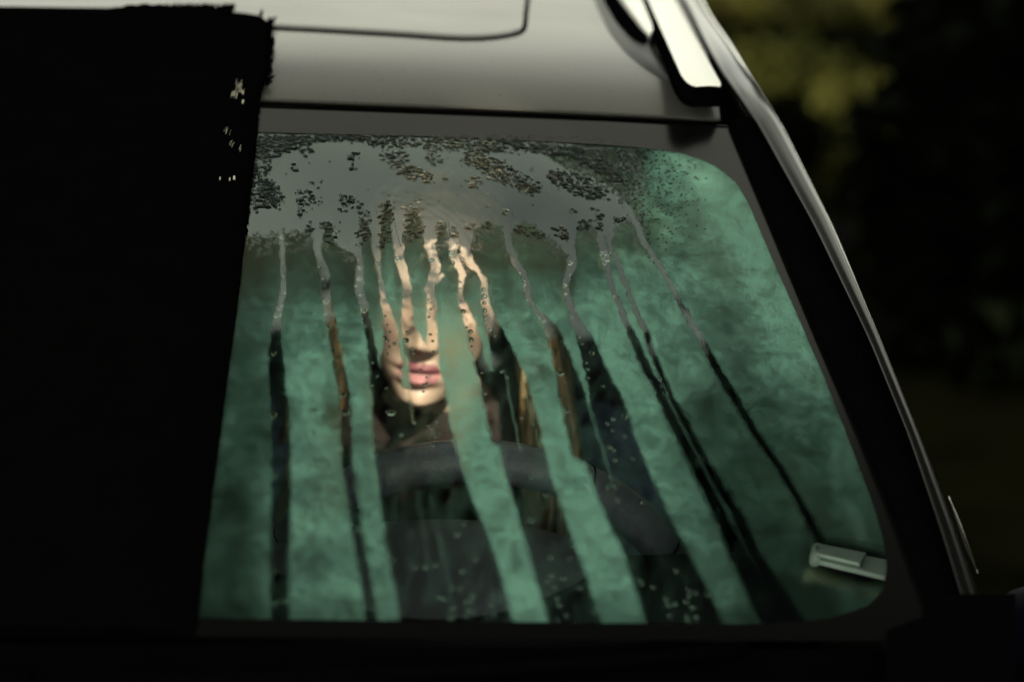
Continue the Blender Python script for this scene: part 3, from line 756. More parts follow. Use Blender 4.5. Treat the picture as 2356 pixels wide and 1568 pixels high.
# wide areas that the water has cleared: left and right edge at each height
ZONES = [
 [(900,862,1016),(945,855,1024),(1000,858,1040),(1045,862,1052),(1100,868,1068),(1150,873,1084),(1256,888,1128),(1330,902,1152),(1400,915,1170),(1450,920,1182)],
 [(860,1100,1130),(875,1104,1196),(940,1124,1216),(995,1135,1233),(1043,1149,1252),(1115,1168,1271),(1187,1190,1295),(1283,1216,1329),(1380,1245,1363),(1450,1266,1386)],
 [(960,1312,1346),(995,1322,1454),(1040,1338,1472),(1091,1353,1492),(1187,1390,1536),(1283,1435,1584),(1380,1466,1637),(1450,1486,1664)],
]
SLIVERS = [  # thin lines of fog left standing inside the cleared areas
 [(935,800,7),(939,860,8),(944,930,8),(948,980,6)],
 [(1336,850,9),(1352,930,10),(1372,1000,11),(1398,1080,10),(1410,1150,4)],
 [(960,1140,12),(975,1240,15),(990,1330,14),(998,1400,10)],[(992,1150,10),(1012,1250,14),(1032,1350,16),(1042,1420,12)],
 [(1198,880,5),(1222,960,6),(1240,1040,4)],
 [(1160,860,5),(1178,960,7),(1196,1040,5)],
]
TOPS = [(540,546),(600,548),(636,543),(648,534),(660,545),(700,535),(722,530),(735,545),(745,528),(756,515),(770,535),(790,560),(812,585),(820,575),(828,520),(836,505),(846,515),(860,560),(868,580),(874,545),(884,490),(893,470),(903,500),(914,575),(926,560),(934,510),(950,495),(966,508),(980,548),(992,580),(1005,560),(1014,530),(1024,520),(1034,545),(1050,560),(1066,610),(1078,580),(1088,545),(1105,525),(1130,518),(1150,525),(1163,560),(1176,550),(1185,520),(1200,516),(1230,530),(1262,550),(1290,572),(1306,595),(1316,600),(1325,540),(1336,520),(1352,518),(1368,530),(1380,560),(1396,548),(1404,575),(1412,535),(1425,517),(1445,512),(1456,520),(1470,535)]
RIGHT_B = [(318,1330),(345,1318),(352,1262),(372,1270),(392,1300),(412,1348),(432,1392),(455,1420),(480,1438),(510,1458),(540,1474)]   # right limit of the clear area
def seg_field(px, py, pts):
    best = np.full(px.shape, 1e9)
    p = smoothl(pts, len(pts)*3)
    for (x0, y0, w0), (x1, y1, w1) in zip(p[:-1], p[1:]):
        dx_, dy_ = x1-x0, y1-y0; L2 = dx_*dx_+dy_*dy_+1e-9
        m_ = (px > min(x0, x1)-110) & (px < max(x0, x1)+110) & (py > min(y0, y1)-60) & (py < max(y0, y1)+60)
        if not m_.any(): continue
        t = np.clip(((px[m_]-x0)*dx_+(py[m_]-y0)*dy_)/L2, 0, 1)
        d = np.hypot(px[m_]-x0-t*dx_, py[m_]-y0-t*dy_)-.5*(w0+t*(w1-w0))
        best[m_] = np.minimum(best[m_], d)
    return best
FOG_BRIGHT = [(560,620,.22),(575,800,.24),(585,1000,.20),(540,1200,.16),(520,1400,.16),(610,900,.30),(690,640,.42),(700,760,.62),(700,880,.95),(705,1050,.72),(700,1200,.66),(705,1380,.58),(770,640,.40),(800,720,.58),(815,850,.72),(825,1000,.62),(840,1180,.62),(880,1380,.62),
 (960,640,.75),(1030,700,.95),(1050,850,1.0),(1075,1000,.98),(1110,1180,.92),(1180,1360,.86),(1130,600,.36),(1150,680,.66),(1180,780,.88),(1240,900,.95),(1265,1060,.94),(1330,1220,.92),(1410,1390,.82),(1230,600,.34),(1260,660,.66),(1290,740,.84),(1350,620,.62),(1380,720,.86),(1420,820,.96),(1470,950,1.0),(1520,1080,.80),(1580,1220,.60),(1640,1340,.48),
 (1430,560,.45),(1470,640,.70),(1520,750,.80),(1570,860,.74),(1620,1000,.60),(1690,1130,.42),(1760,1260,.26),(1800,1400,.14),(1560,640,.72),(1640,720,.55),(1690,850,.56),(1760,980,.52),(1830,1120,.44),(1900,1220,.34),(1880,1360,.16),(1960,1360,.34),(2000,1230,.40),(1780,640,1.0),(1800,760,.95),(1850,900,.78),(1910,1040,.60),(1970,1150,.42),
 (1500,400,.80),(1560,430,.85),(1640,430,1.0),(1690,500,1.0),(1720,560,.95),(1590,520,.55),(1500,500,.45),(1650,600,.45),(1560,580,.42),(1450,380,.6),(1350,350,.5)]
def fog_density(px, py):
    wob = 5.0*(fbm(px/16, py/16, 3, 3)-.5)*2; wob2 = 4.0*(fbm(px/13, py/13, 31, 3)-.5)*2
    soft = np.interp(py, [500, 800, 1100, 1400], [1, 1, .7, .5])
    qx = px+wob*soft; qy = py+wob2*soft
    clear = np.full(px.shape, 1e9)
    for s in STREAKS: clear = np.minimum(clear, seg_field(qx, qy, s))
    for z in ZONES:
        z = np.array(z, float)
        l = np.interp(qy, z[:, 0], z[:, 1]); r = np.interp(qy, z[:, 0], z[:, 2])
        d = np.maximum(np.maximum(l-qx, qx-r), z[0, 0]-qy)
        clear = np.minimum(clear, d)
    sl = np.full(px.shape, 1e9)
    for s in SLIVERS: sl = np.minimum(sl, seg_field(qx, qy, s))
    tp = np.array(TOPS, float); rb = np.array(RIGHT_B, float)
    wt = 15*(fbm(px/8, py/6, 77, 3)-.5)*2
    d = np.maximum(qy+wt-np.interp(qx, tp[:, 0], tp[:, 1]), qx+wt*1.3-np.interp(qy, rb[:, 0], rb[:, 1]))
    d = np.where(qy < 560, np.where(qx > 1330, d, d), d)
    clear = np.minimum(clear, np.where(qy < 640, d, 1e9))
    edge_w = np.interp(py, [400, 640, 800, 1000, 1400], [2.2, 2.6, 4.5, 8, 12])
    fog = sst(-edge_w, edge_w, clear)
    fog = np.maximum(fog, .34*sst(2.5, -2.5, sl)*np.interp(py, [800, 1050, 1150, 1450], [1.0, .9, .5, .3]))
    # thickness of the film: thin where it starts, patchy further down
    topy = np.interp(px, tp[:, 0], tp[:, 1])
    ramp = np.interp(py-topy, [0, 50, 95, 150, 230], [.22, .30, .56, .86, 1.0])
    rw = sst(1400, 1520, px+.35*(py-430)); ramp = ramp*(1-rw)+rw
    rim = 1-.62*np.exp(-((px-np.interp(py, rb[:, 0], rb[:, 1]))/60.0)**2)*sst(640, 560, py)
    ramp = ramp*np.where(py < 640, rim, 1)
    b = lambda x, y, rx, ry: np.exp(-(((px-x)/rx)**2+((py-y)/ry)**2))
    # fog brightness at places on the glass, put into the film's thickness and blended
    num = np.zeros(px.shape); dnm = np.zeros(px.shape)
    for (x, y, v) in FOG_BRIGHT:
        w_ = 1.0/(((px-x)/1.0)**2+((py-y)/1.6)**2+900.0)**1.6
        num += w_*v; dnm += w_
    D = ramp*np.minimum(num/dnm*1.12, 1.0)
    D = D*(1-.45*b(765, 955, 22, 30))*(1-.4*b(725, 1130, 25, 22))*(1-.4*b(1185, 1290, 22, 30))*(1-.3*b(1140, 1205, 40, 30))*(1-.35*b(730, 1290, 70, 40))*(1-.45*b(1620, 945, 40, 36))*(1-.35*b(1660, 735, 60, 50))*(1-.35*b(1250, 860, 26, 22))*(1-.4*b(1545, 1270, 60, 22))
    D = D*np.clip(.60+.80*fbm((px+.4*py)/62, (py-.5*px)/50, 5, 4), .35, 1.4)*np.clip(.68+.64*fbm((px+.6*py)/17, (py-.7*px)/16, 8, 3), .5, 1.3)
    D = D*np.clip(1+.07*np.random.default_rng(5).standard_normal(px.shape), .3, 1.7)      # fine beading of the mist
    D = D*(1-.14*sst(.50, .74, fbm((px+.2*py)/200, (py-.06*px)/17, 21, 3)))          # faint horizontal bands
    D = np.maximum(D*(1-.50*b(1790, 1110, 240, 250))*(1-.30*b(1640, 980, 130, 120))*(1-.35*sst(1365, 1432, py)), .80*np.exp(-(((px-1000)/190)**4+((py-800)/175)**4))*np.clip(ramp*1.05, 0, 1))  # mist thinned at lower right and bottom to put in the dark corners
    D = D*(1-.92*np.exp(-(((px-1960)/88)**4+((py-1303-.19*(px-1960))/34)**4)))
    veil = np.clip(.36*fbm((px+.2*py)/22, py/46, 55, 3)-.10, 0, .3)*.62*sst(620, 760, py)       # residue left in the runs
    fog = np.maximum(fog, veil)
    sm = np.zeros(px.shape)
    for A_s in ([(880,452),(960,462),(1030,500),(1075,550),(1092,590)], [(905,470),(975,484),(1035,525),(1066,575)], [(930,446),(1010,470),(1070,520),(1105,570)], [(940,498),(1000,512),(1040,552)]):
        sm = np.maximum(sm, sst(5.0, -1.0, seg_field(px, py, [(x_, y_, 3.5) for x_, y_ in A_s])))
    fog = np.maximum(fog, .20*sm*(.5+fbm(px/20, py/20, 66, 2)))                               # faint curved arcs
    cover = fog
    # ragged, beaded upper ends
    near = sst(70, 5, py-topy)*(px < 1480)
    spk = sst(.40, .56, fbm(px/6.0, py/4.2, 91, 2))
    D = D*(1-near*(1-.35-.65*spk))
    cover = fog*(1-.5*near*(1-spk))*.97*(1-1.0*np.exp(-(((px-1965)/100)**4+((py-1303-.19*(px-1960))/44)**4)))
    cover = cover*(1-.72*b(1970, 1315, 130, 115))
    return np.clip(cover, 0, .97), np.clip(D, 0, 1)**1.35*.96
def film(px, py): return np.zeros_like(px)
gx_ = np.arange(30, 2062, 3.2); gy_ = np.arange(296, 1462, 3.2)
PX, PY = np.meshgrid(gx_, gy_)
P3 = W(PX, PY, .0032)
den, mist = fog_density(PX, PY)
ok = P3[..., 0] > -.01
idx = -np.ones(PX.shape, int); idx[ok] = np.arange(ok.sum())
V = P3[ok]; DV = den[ok]; MV = mist[ok]
q = np.stack([idx[:-1, :-1], idx[:-1, 1:], idx[1:, 1:], idx[1:, :-1]], -1).reshape(-1, 4)
dq = np.stack([den[:-1, :-1], den[:-1, 1:], den[1:, 1:], den[1:, :-1]], -1).reshape(-1, 4).max(1)
q = q[(q.min(1) >= 0)]
R_mid = R_in*.72+R_out*.28
def inside_opening(x, y):
    pg = np.concatenate([R_mid, [(-50, 1425), (-50, 300)]]); c = np.zeros(x.shape, bool)
    for (x0, y0), (x1, y1) in zip(pg, np.roll(pg, -1, 0)):
        if y0 == y1: continue
        c ^= ((y0 > y) != (y1 > y)) & (x < (x1-x0)*(y-y0)/(y1-y0)+x0)
    return c
q = q[inside_opening(PX[ok], PY[ok])[q].all(1)]
# passenger half: the same film, coarser, mirrored
cxg = np.arange(40, 2040, 40.0); cyg = np.arange(300, 1462, 25.0)
CX_, CY_ = np.meshgrid(cxg, cyg); PC = W(CX_, CY_, .0032); okc = (PC[..., 0] > -.02)
PC[..., 0] = -np.maximum(PC[..., 0], 0.0)
ic = -np.ones(CX_.shape, int); ic[okc] = np.arange(okc.sum())+len(V)
qc = np.stack([ic[:-1, :-1], ic[1:, :-1], ic[1:, 1:], ic[:-1, 1:]], -1).reshape(-1, 4); qc = qc[qc.min(1) >= 0]; qc = qc[inside_opening(CX_[okc], CY_[okc])[qc-len(V)].all(1)]
V2 = np.concatenate([V, PC[okc]]); D2 = np.concatenate([DV, np.full(okc.sum(), .95)]); M2 = np.concatenate([MV, .2+.3*fbm(CX_[okc]/90, CY_[okc]/90, 41)])
used = np.unique(np.concatenate([q.ravel(), qc.ravel()])); remap = -np.ones(len(V2), int); remap[used] = np.arange(len(used))
Fq = remap[np.concatenate([q, qc])]; V2 = V2[used]; D2 = D2[used]; M2 = M2[used]
me = bpy.data.meshes.new('condensation')
me.vertices.add(len(V2)); me.vertices.foreach_set('co', V2.astype(np.float32).ravel())
me.loops.add(Fq.size); me.loops.foreach_set('vertex_index', Fq.astype(np.int32).ravel())
me.polygons.add(len(Fq)); me.polygons.foreach_set('loop_start', np.arange(0, Fq.size, 4, dtype=np.int32))
me.polygons.foreach_set('use_smooth', np.ones(len(Fq), dtype=bool))
me.update(calc_edges=True)
at = me.attributes.new('film_cover', 'FLOAT', 'POINT'); at.data.foreach_set('value', D2.astype(np.float32))
at = me.attributes.new('film_mist', 'FLOAT', 'POINT'); at.data.foreach_set('value', M2.astype(np.float32))
me.materials.append(M['fog'])
fog = bpy.data.objects.new('condensation', me); COL.objects.link(fog); child(fog, windshield); prop(fog, kind='stuff')

# ------------------------------------------------------------------ drops
def dome(nr=3, ns=10, h=.45, base=False):
    v = [(0, 0, h)]; f = []
    for i in range(1, nr+1):
        a_ = PI/2*i/nr
        for k in range(ns):
            t = 2*PI*k/ns; v.append((math.sin(a_)*math.cos(t), math.sin(a_)*math.sin(t), h*math.cos(a_)))
    for k in range(ns): f.append((0, 1+k, 1+(k+1) % ns))
    for i in range(nr-1):
        for k in range(ns):
            a0 = 1+i*ns+k; a1 = 1+i*ns+(k+1) % ns; f.append((a0, a0+ns, a1+ns, a1))
    if base:
        e = len(v)
        for k in range(ns): v.append(v[1+(nr-1)*ns+k])
        f.append(tuple(e+k for k in range(ns))[::-1])
    return np.array(v), f
PXM = 1/2500.0
def frame_at(P):
    n_ = glass_n(P[None])[0]; x_ = np.array((1., 0, 0)); x_ = x_-n_*(x_@n_); x_ /= np.linalg.norm(x_)
    return x_, np.cross(n_, x_), n_
# mats of small drops along the top: ellipses (x, y, rx, ry, tilt, count)
MATS = [(585,400,38,90,0,420),(620,345,45,26,0,260),(620,455,28,32,0,170),(660,338,55,18,0,150),(690,330,55,10,0,90),(705,357,13,12,0,14),(676,397,11,15,0,9),(790,325,70,8,0,90),(812,370,14,15,0,18),(810,395,8,12,0,6),
 (727,432,17,8,0,6),(701,462,22,19,0,34),(695,497,11,18,0,16),(726,470,20,8,.3,10),(640,470,14,20,0,16),(788,493,11,6,0,5),(804,471,32,14,.25,40),(915,362,34,9,.1,30),(920,385,48,16,.35,75),(955,408,40,16,.25,75),(980,418,12,8,0,8),(900,338,60,10,0,60),
 (1000,342,45,14,0,60),(1000,372,22,16,.2,28),(1025,421,9,6,.5,5),(1075,345,60,16,.1,110),(1090,375,32,18,.2,60),(1150,340,70,18,.1,140),(1118,385,42,18,.35,70),(1172,417,66,24,.42,210),(1222,440,28,10,.3,40),
 (1090,425,22,13,.3,22),(1220,345,60,14,.1,90),(1280,352,60,16,.1,110),(1330,432,70,24,.36,230),(1285,415,30,14,.3,50),(1350,372,55,18,.3,110),(1395,405,50,14,.5,90),(1380,390,40,12,.5,60),(1222,396,5,3,0,2),
 (1162,492,6,9,0,3),(1120,480,4,3,0,1),(1316,492,8,7,0,6),(1380,498,17,9,.3,10),(1360,486,5,3,0,2),(1082,528,12,10,0,14),(1118,527,16,10,0,18),(1360,518,12,5,0,6),(1290,540,16,14,.2,26),(1300,556,8,8,0,8),(1380,525,8,16,0,12),(1195,535,14,12,0,18),
 (1215,540,24,12,.2,30),(1240,548,20,8,.2,20),(835,535,15,42,.1,60),(830,495,12,10,0,8),(887,525,18,52,.1,95),(885,480,14,8,0,9),(950,525,22,42,.15,110),(940,487,16,8,.1,12),(1012,540,12,20,0,30),(1045,545,8,16,.1,16),(755,528,14,14,0,20),(760,552,12,18,0,20),
 (715,530,8,14,0,9),(1340,530,16,14,0,30),(1425,513,16,6,-.2,18),(958,466,10,4,0,2),(965,473,6,3,0,1)]
dv, df = dome(2, 8, .5)
vs = []; fs = []; base_i = 0; mi = []
def put(px, py, rx, ry, h, off, inward=False):
    global base_i
    P = W(np.array(float(px)), np.array(float(py)), off); x_, y_, n_ = frame_at(P)
    s = float((P-camP)@cF)/FPX
    yy = 1/.63
    q_ = P+np.outer(dv[:, 0]*rx*s, x_)+np.outer(dv[:, 1]*ry*s*yy, y_)+np.outer(dv[:, 2]*h*s*(-1 if inward else 1), n_)
    vs.append(q_); mi.extend([1 if random.random() < .18 else 0]*len(df)); fs.extend([tuple(i+base_i for i in (f_ if not inward else f_[::-1])) for f_ in df]); base_i += len(dv)  # a share of the drops gets brighter water in place of highlights
for (x, y, rx, ry, tl, cn) in MATS:
    for _ in range(int(cn*1.0)):
        r_ = math.sqrt(random.random())*(1+.12*random.gauss(0, 1)); a_ = random.random()*2*PI
        u_, v_ = rx*r_*math.cos(a_), ry*r_*math.sin(a_)
        qx, qy = x+u_*math.cos(tl)-v_*math.sin(tl), y+u_*math.sin(tl)+v_*math.cos(tl)
        if qy < 318+max(0, (qx-1300))*.06: qy = 318+max(0, (qx-1300))*.06+random.random()*8
        big = random.random()**2.6
        put(qx, qy, 2.4+5.6*big, 1.3+1.5*big, .9+.8*big, .0038)
# stray drops and the finely beaded corner
for _ in range(420):
    qx = random.uniform(600, 1420); put(qx, 320+abs(random.gauss(0, 7))+max(0, qx-1300)*.07, 2+3*random.random(), 1.4+random.random(), 1.3, .0038)
for _ in range(2600):
    u_ = random.random(); v_ = random.random()**1.3
    qx = 1335+u_*330+40*v_; qy = 352+v_*300
    if qx < float(np.interp(qy, [p[0] for p in RIGHT_B], [p[1] for p in RIGHT_B]))+10 or qx > 1700: continue
    if random.random() > math.exp(-((qx-1440)/110)**2-(max(0, qy-480)/90)**2): continue
    put(qx, qy, 1.5+1.5*random.random(), 1.1+.8*random.random(), 1.2, .0038)
for _ in range(60):
    put(random.uniform(650, 1400), random.uniform(340, 540), 1.2+2*random.random(), .9+random.random(), .9, .0038)
small = mesh('drop_film', np.concatenate(vs), fs, M['water'], windshield); small.data.materials.append(M['bead']); small.data.polygons.foreach_set('material_index', mi); prop(small, kind='stuff')
# the separate beads that ride in the runs
BEADS = [(652,534,13,5),(646,700,8,6),(637,713,11,7),(732,600,6,5),(750,545,6,5),(749,683,8,7),(755,741,6,5),(766,798,6,5),(790,897,7,6),(795,938,9,7),(828,632,8,7),(836,702,10,8),(828,605,5,5),(868,596,11,7),(918,584,9,6),(934,772,9,7),
 (885,768,7,7),(908,780,5,5),(900,937,12,7),(975,567,10,6),(994,588,8,6),(1040,571,9,7),(1040,594,9,7),(1066,705,7,5),(1083,752,7,6),(1085,771,7,7),(1113,656,7,6),(1115,671,8,7),(1115,686,5,5),(1116,704,7,6),(1128,747,5,5),(1206,645,6,5),(1217,702,9,7),(1237,720,9,6),(1250,728,6,5),(1254,776,8,6),(1292,848,8,6),
 (1297,645,10,7),(1300,666,7,6),(1312,594,8,6),(1330,700,5,5),(1384,572,6,6),(1398,572,9,7),(1384,587,6,6),(1400,584,10,8),(1392,594,6,6),(1412,671,6,5),(1449,774,6,5),(1465,534,6,6),(1475,553,6,6),(1488,575,5,5),(1497,586,7,6),(1511,611,5,5),(1562,704,6,5),(1618,803,6,5),(1452,703,4,4),(1462,734,4,4),(1474,765,5,5),(1483,789,5,5),
 (1507,892,6,6),(1533,894,6,6),(1520,861,5,5),(1556,995,7,6),(1655,1200,8,7),(1847,1178,8,7),(1884,1249,7,7),(1872,1236,5,5),(1423,1138,9,8),(1418,1112,6,6),(1481,1145,7,6),(1157,1033,8,7),(1358,1104,8,7),(1364,801,6,6),(1201,950,6,5),(1307,934,6,6),(1417,1047,8,7),(1439,993,6,6),(1412,979,6,6),(1118,893,6,6),(629,943,8,8),(633,1083,8,8),(629,802,6,6),(820,1205,10,9),(996,1013,7,7),(1010,986,7,7),(923,990,7,7),(1067,1192,9,9),(1053,1218,9,9),(905,1275,9,9),(955,1293,9,8),(978,1293,9,8),(1003,1288,9,8),(1095,1275,9,9),(1065,1302,9,9),(1013,1361,10,9),(630,1305,9,9),(632,1375,9,9),(655,1370,9,9),(680,1385,9,9),(670,1225,8,8),(851,1385,9,9)]
for (x0, y0, x1, y1, c_, w_) in ((1000,1330,1175,1430,16,9),(1225,1240,1380,1430,22,9),(1460,1290,1640,1435,22,9),(900,960,1010,1010,6,6),(1150,1050,1260,1200,5,8),(1380,900,1460,1130,10,7)):
    for _ in range(c_): BEADS.append((random.uniform(x0, x1), random.uniform(y0, y1), w_*random.uniform(.75, 1.1), w_*random.uniform(.7, 1)))
for s in STREAKS[:5]+STREAKS[5:6]+STREAKS[7:14]:
    for (x, y, w_) in smoothl(s, 24):
        if random.random() < .5 and 590 < y < 900: BEADS.append((x+random.uniform(-.3, .3)*w_, y+random.uniform(-6, 6), 3.0+1.2*random.random(), 2.8+1.0*random.random()))
bv, bf = dome(4, 14, .62, True)
bme = bpy.data.meshes.new('water_drop'); bme.from_pydata(bv.tolist(), [], bf); bme.materials.append(M['bead'])
bme.polygons.foreach_set('use_smooth', [len(p.vertices) < 5 for p in bme.polygons]); bme.update()
for (x, y, rx, ry) in BEADS[:290]:
    P = W(np.array(float(x)), np.array(float(y)), -.0045); x_, y_, n_ = frame_at(P)
    s = float((P-camP)@cF)/FPX
    o = bpy.data.objects.new('water_drop', bme); COL.objects.link(o)
    R_ = Matrix((x_, -y_, -n_)).transposed().to_quaternion()
    o.rotation_mode = 'QUATERNION'; o.rotation_quaternion = R_; o.location = Vector(P)
    k_ = 1.0 if y < 950 else .72
    o.scale = (rx*s*k_, ry*s*1.45*k_, .5*(rx+ry)*s*k_)
    o.parent = windshield
# hair-thin runs of water between the drop mats
for L in ([(1235,365),(1250,385),(1262,400)],[(1256,420),(1262,440),(1268,455),(1276,468)],[(1340,415),(1375,425),(1405,440),(1425,470),(1445,500)],[(873,465),(892,478),(905,500),(912,540),(922,572)],[(840,480),(852,500),(858,530),(866,575)],[(1030,510),(1033,530),(1036,548),(1028,556)],[(762,500),(765,520),(772,540),(785,560),(806,578)],[(968,395),(985,405),(1000,430)],[(1022,395),(1050,400),(1070,420),(1098,432)],[(1290,555),(1306,572),(1316,582)],[(1072,365),(1084,380)]):
    q_ = smoothl(L, 14); P = W(q_[:, 0], q_[:, 1], .0022)
    MB().tube(P.tolist(), [.0006+.0002*math.sin(i) for i in range(14)], 5).build('water_thread', M['water'], windshield)
# ------------------------------------------------------------------ the woman at the wheel
person = empty('person', (HX, .95, .46), 'long haired woman in a blue denim jacket behind the fogged windshield', 'person')
# head: a grid around the skull, front shaped feature by feature (metres; x across, z up, face towards -y)
nu, nv = 150, 130
uu = np.linspace(-PI, PI, nu+1)[:-1]; vv = np.linspace(.02, PI-.02, nv)
UU, VV = np.meshgrid(uu, vv)
zt, zb = .125, -.103
zz = np.where(np.cos(VV) > 0, zt*np.cos(VV), -zb*np.cos(VV))
ss = np.sin(VV)
w_z = np.interp(zz, [-.103, -.098, -.088, -.07, -.05, -.02, .02, .06, .095, .115, .125], [.010, .021, .033, .047, .0565, .066, .0715, .0715, .060, .035, .012])
f_z = np.interp(zz, [-.103, -.098, -.088, -.07, -.05, -.03, 0, .02, .04, .07, .095, .115, .125], [.058, .070, .079, .078, .078, .079, .080, .080, .088, .084, .066, .035, .012])
b_z = np.interp(zz, [-.103, -.09, -.07, -.04, 0, .05, .09, .115, .125], [-.018, .0, .03, .065, .092, .10, .085, .045, .015])
cu, su = np.sin(UU), np.cos(UU)         # su > 0 is the front
X_ = w_z*np.sign(cu)*np.abs(cu)**.92
Y_ = np.where(su > 0, -f_z*np.abs(su)**.78, b_z*np.abs(su)**.9)
fr = np.clip(su*1.6, 0, 1)
G = lambda x0, z0, sx, sz: np.exp(-(((X_-x0)/sx)**2+((zz-z0)/sz)**2))
GS = lambda x0, z0, sx, sz: G(x0, z0, sx, sz)+G(-x0, z0, sx, sz)
dY = np.zeros_like(X_)
ridge = np.interp(zz, [-.040, -.034, -.029, -.022, -.005, .012, .026, .036], [0, .004, .017, .025, .017, .010, .004, 0])
nw = np.interp(zz, [-.034, -.024, .0, .025], [.0125, .0115, .0085, .0075])
dY += ridge*np.exp(-(X_/nw)**2)
dY += .0085*GS(.0125, -.0265, .0065, .006)          # nostril wings
dY -= .007*GS(.0075, -.0335, .0042, .0028)          # nostrils
dY -= .013*GS(.031, .012, .015, .010)               # eye sockets
dY += .0055*GS(.031, .011, .0105, .0062)            # closed-over eyeballs
dY += .004*GS(.03, .031, .018, .006)                # brows
dY += .004*GS(.044, -.012, .016, .014)              # cheekbones
dY += .0068*G(0, -.0505, .021, .0042)*(1-.25*np.exp(-(X_/.003)**2))
dY += .0085*G(0, -.0640, .018, .0048)
dY -= .0048*np.exp(-((zz+.0565)/.0016)**2-(X_/.024)**4)
dY += .003*G(0, -.057, .026, .013)
dY -= .0030*G(0, -.0735, .016, .004)
dY += .0055*G(0, -.090, .016, .010)
dY -= .0012*G(0, -.042, .0028, .005)
dY -= .003*GS(.043, -.05, .01, .02)
Y_ = Y_ - dY*fr
skin = np.array((.64, .48, .38)); lip_shade = np.array((.27, .075, .10)); lip_lit = np.array((.56, .25, .27))  # shade on the upper lip put into a darker lip colour
tone = np.ones(X_.shape+(3,))*skin
lu = fr*sst(.0240, .0205, np.abs(X_)+.42*np.abs(zz+.0565))
upm = lu*sst(-.0445, -.0462, zz+.0015*np.exp(-(X_/.003)**2)+.10*np.maximum(np.abs(X_)-.006, 0))*(zz > -.0565)
lwm = lu*sst(-.0735, -.0705, zz-.13*np.maximum(np.abs(X_)-.008, 0))*(zz <= -.0565)
tone = tone*(1-upm[..., None])+lip_shade*upm[..., None]; tone = tone*(1-lwm[..., None])+lip_lit*lwm[..., None]
br = fr*np.clip(GS(.031, .0335, .016, .0028)*1.3, 0, 1)*.8; tone = tone*(1-br[..., None])+np.array((.16, .10, .06))*br[..., None]
la = fr*np.clip(GS(.031, .0075, .0135, .0016)*1.3, 0, 1)*.95; tone = tone*(1-la[..., None])+np.array((.03, .02, .02))*la[..., None]
sh = fr*np.clip(GS(.031, .0155, .014, .005), 0, 1)*.35; tone = tone*(1-sh[..., None])+np.array((.20, .19, .26))*sh[..., None]
bl = fr*GS(.042, -.02, .016, .014)*.25; tone = tone*(1-bl[..., None])+np.array((.66, .34, .28))*bl[..., None]
HEAD_ROT = Matrix.Rotation(math.radians(5.5), 3, 'Y') @ Matrix.Rotation(math.radians(-3), 3, 'Z') @ Matrix.Rotation(math.radians(7), 3, 'X')
subn = Vector((0, -.085, -.036))
HEAD_O = at_depth(967, 817, 2.40) - HEAD_ROT @ subn
def hw(p): return HEAD_O + HEAD_ROT @ Vector(p)
hv = [tuple(hw(p)) for p in np.stack([X_, Y_, zz], -1).reshape(-1, 3)]
hf = []
for i in range(nv-1):
    for j in range(nu):
        a_, b_ = i*nu+j, i*nu+(j+1) % nu; hf.append((a_, a_+nu, b_+nu, b_))
hf.append(tuple(range(nu))); hf.append(tuple(range((nv-1)*nu, nv*nu))[::-1])
htone = tone.reshape(-1, 3)
# body: one skinned surface grown from a skeleton
def skin_mesh(nodes, edges, root, sub=2):
    me = bpy.data.meshes.new('tmp'); me.from_pydata([n[0] for n in nodes], edges, [])
    o = bpy.data.objects.new('tmp', me); COL.objects.link(o)
    md = o.modifiers.new('s', 'SKIN'); md.use_smooth_shade = True
    for i, n in enumerate(nodes):
        sv = me.skin_vertices[0].data[i]; r = n[1]; sv.radius = r if hasattr(r, '__len__') else (r, r); sv.use_root = (i == root)
    s_ = o.modifiers.new('d', 'SUBSURF'); s_.levels = sub; s_.render_levels = sub
    dg = bpy.context.evaluated_depsgraph_get(); ev = o.evaluated_get(dg); m2 = ev.to_mesh()
    V_ = [tuple(v.co) for v in m2.vertices]; F_ = [tuple(p.vertices) for p in m2.polygons]
    ev.to_mesh_clear(); bpy.data.objects.remove(o); bpy.data.meshes.remove(me)
    return V_, F_
hx_, hy_, hz_ = HEAD_O
nodes = []; edges = []
def nd(x, y, z, r, frm=None):
    nodes.append(((hx_+x, hy_+y, hz_+z), r)); i = len(nodes)-1
    if frm is not None: edges.append((frm, i))
    return i
pel = nd(0, .16, -.60, .15); wst = nd(0, .15, -.45, .115, pel); chs = nd(0, .12, -.31, .11, wst); uch = nd(0, .095, -.21, .07, chs)
nk = nd(0, .055, -.135, .050, uch); nk2 = nd(0, .03, -.06, .050, nk)
hands = []
for s in (-1, 1):
    sh_ = nd(s*.13, .09, -.205, .052, uch); sh2 = nd(s*.175, .09, -.235, .050, sh_)
    el = nd(s*.225, .06, -.46, .036, sh2); wr = nd(s*.13, -.15, -.53, .024, el); pm = nd(s*.115, -.195, -.535, (.032, .016), wr)
    for k, (dx_, ln, r_) in enumerate(((-.024, .034, .0085), (-.008, .040, .009), (.008, .038, .009), (.023, .030, .008))):
        f1 = nd(s*.115+dx_, -.195-.045, -.530, r_, pm); f2 = nd(s*.115+dx_*1.05, -.195-.045-ln*.7, -.545, r_*.9, f1); nd(s*.115+dx_, -.195-.045-ln*1.1, -.572, r_*.75, f2)
    t1 = nd(s*.115-s*.042, -.19, -.54, .010, pm); nd(s*.115-s*.055, -.225, -.553, .008, t1)
    hp_ = nd(s*.09, .12, -.62, .09, pel); kn = nd(s*.12, -.33, -.60, .062, hp_); cf = nd(s*.12, -.42, -.78, .052, kn); an = nd(s*.12, -.50, -.98, .034, cf); nd(s*.12, -.62, -1.01, .03, an)
bV, bF = skin_mesh(nodes, edges, 0, 2)
nb = len(hv)
body = mesh('body', hv+bV, hf+[tuple(i+nb for i in f) for f in bF], M['skin'], person)
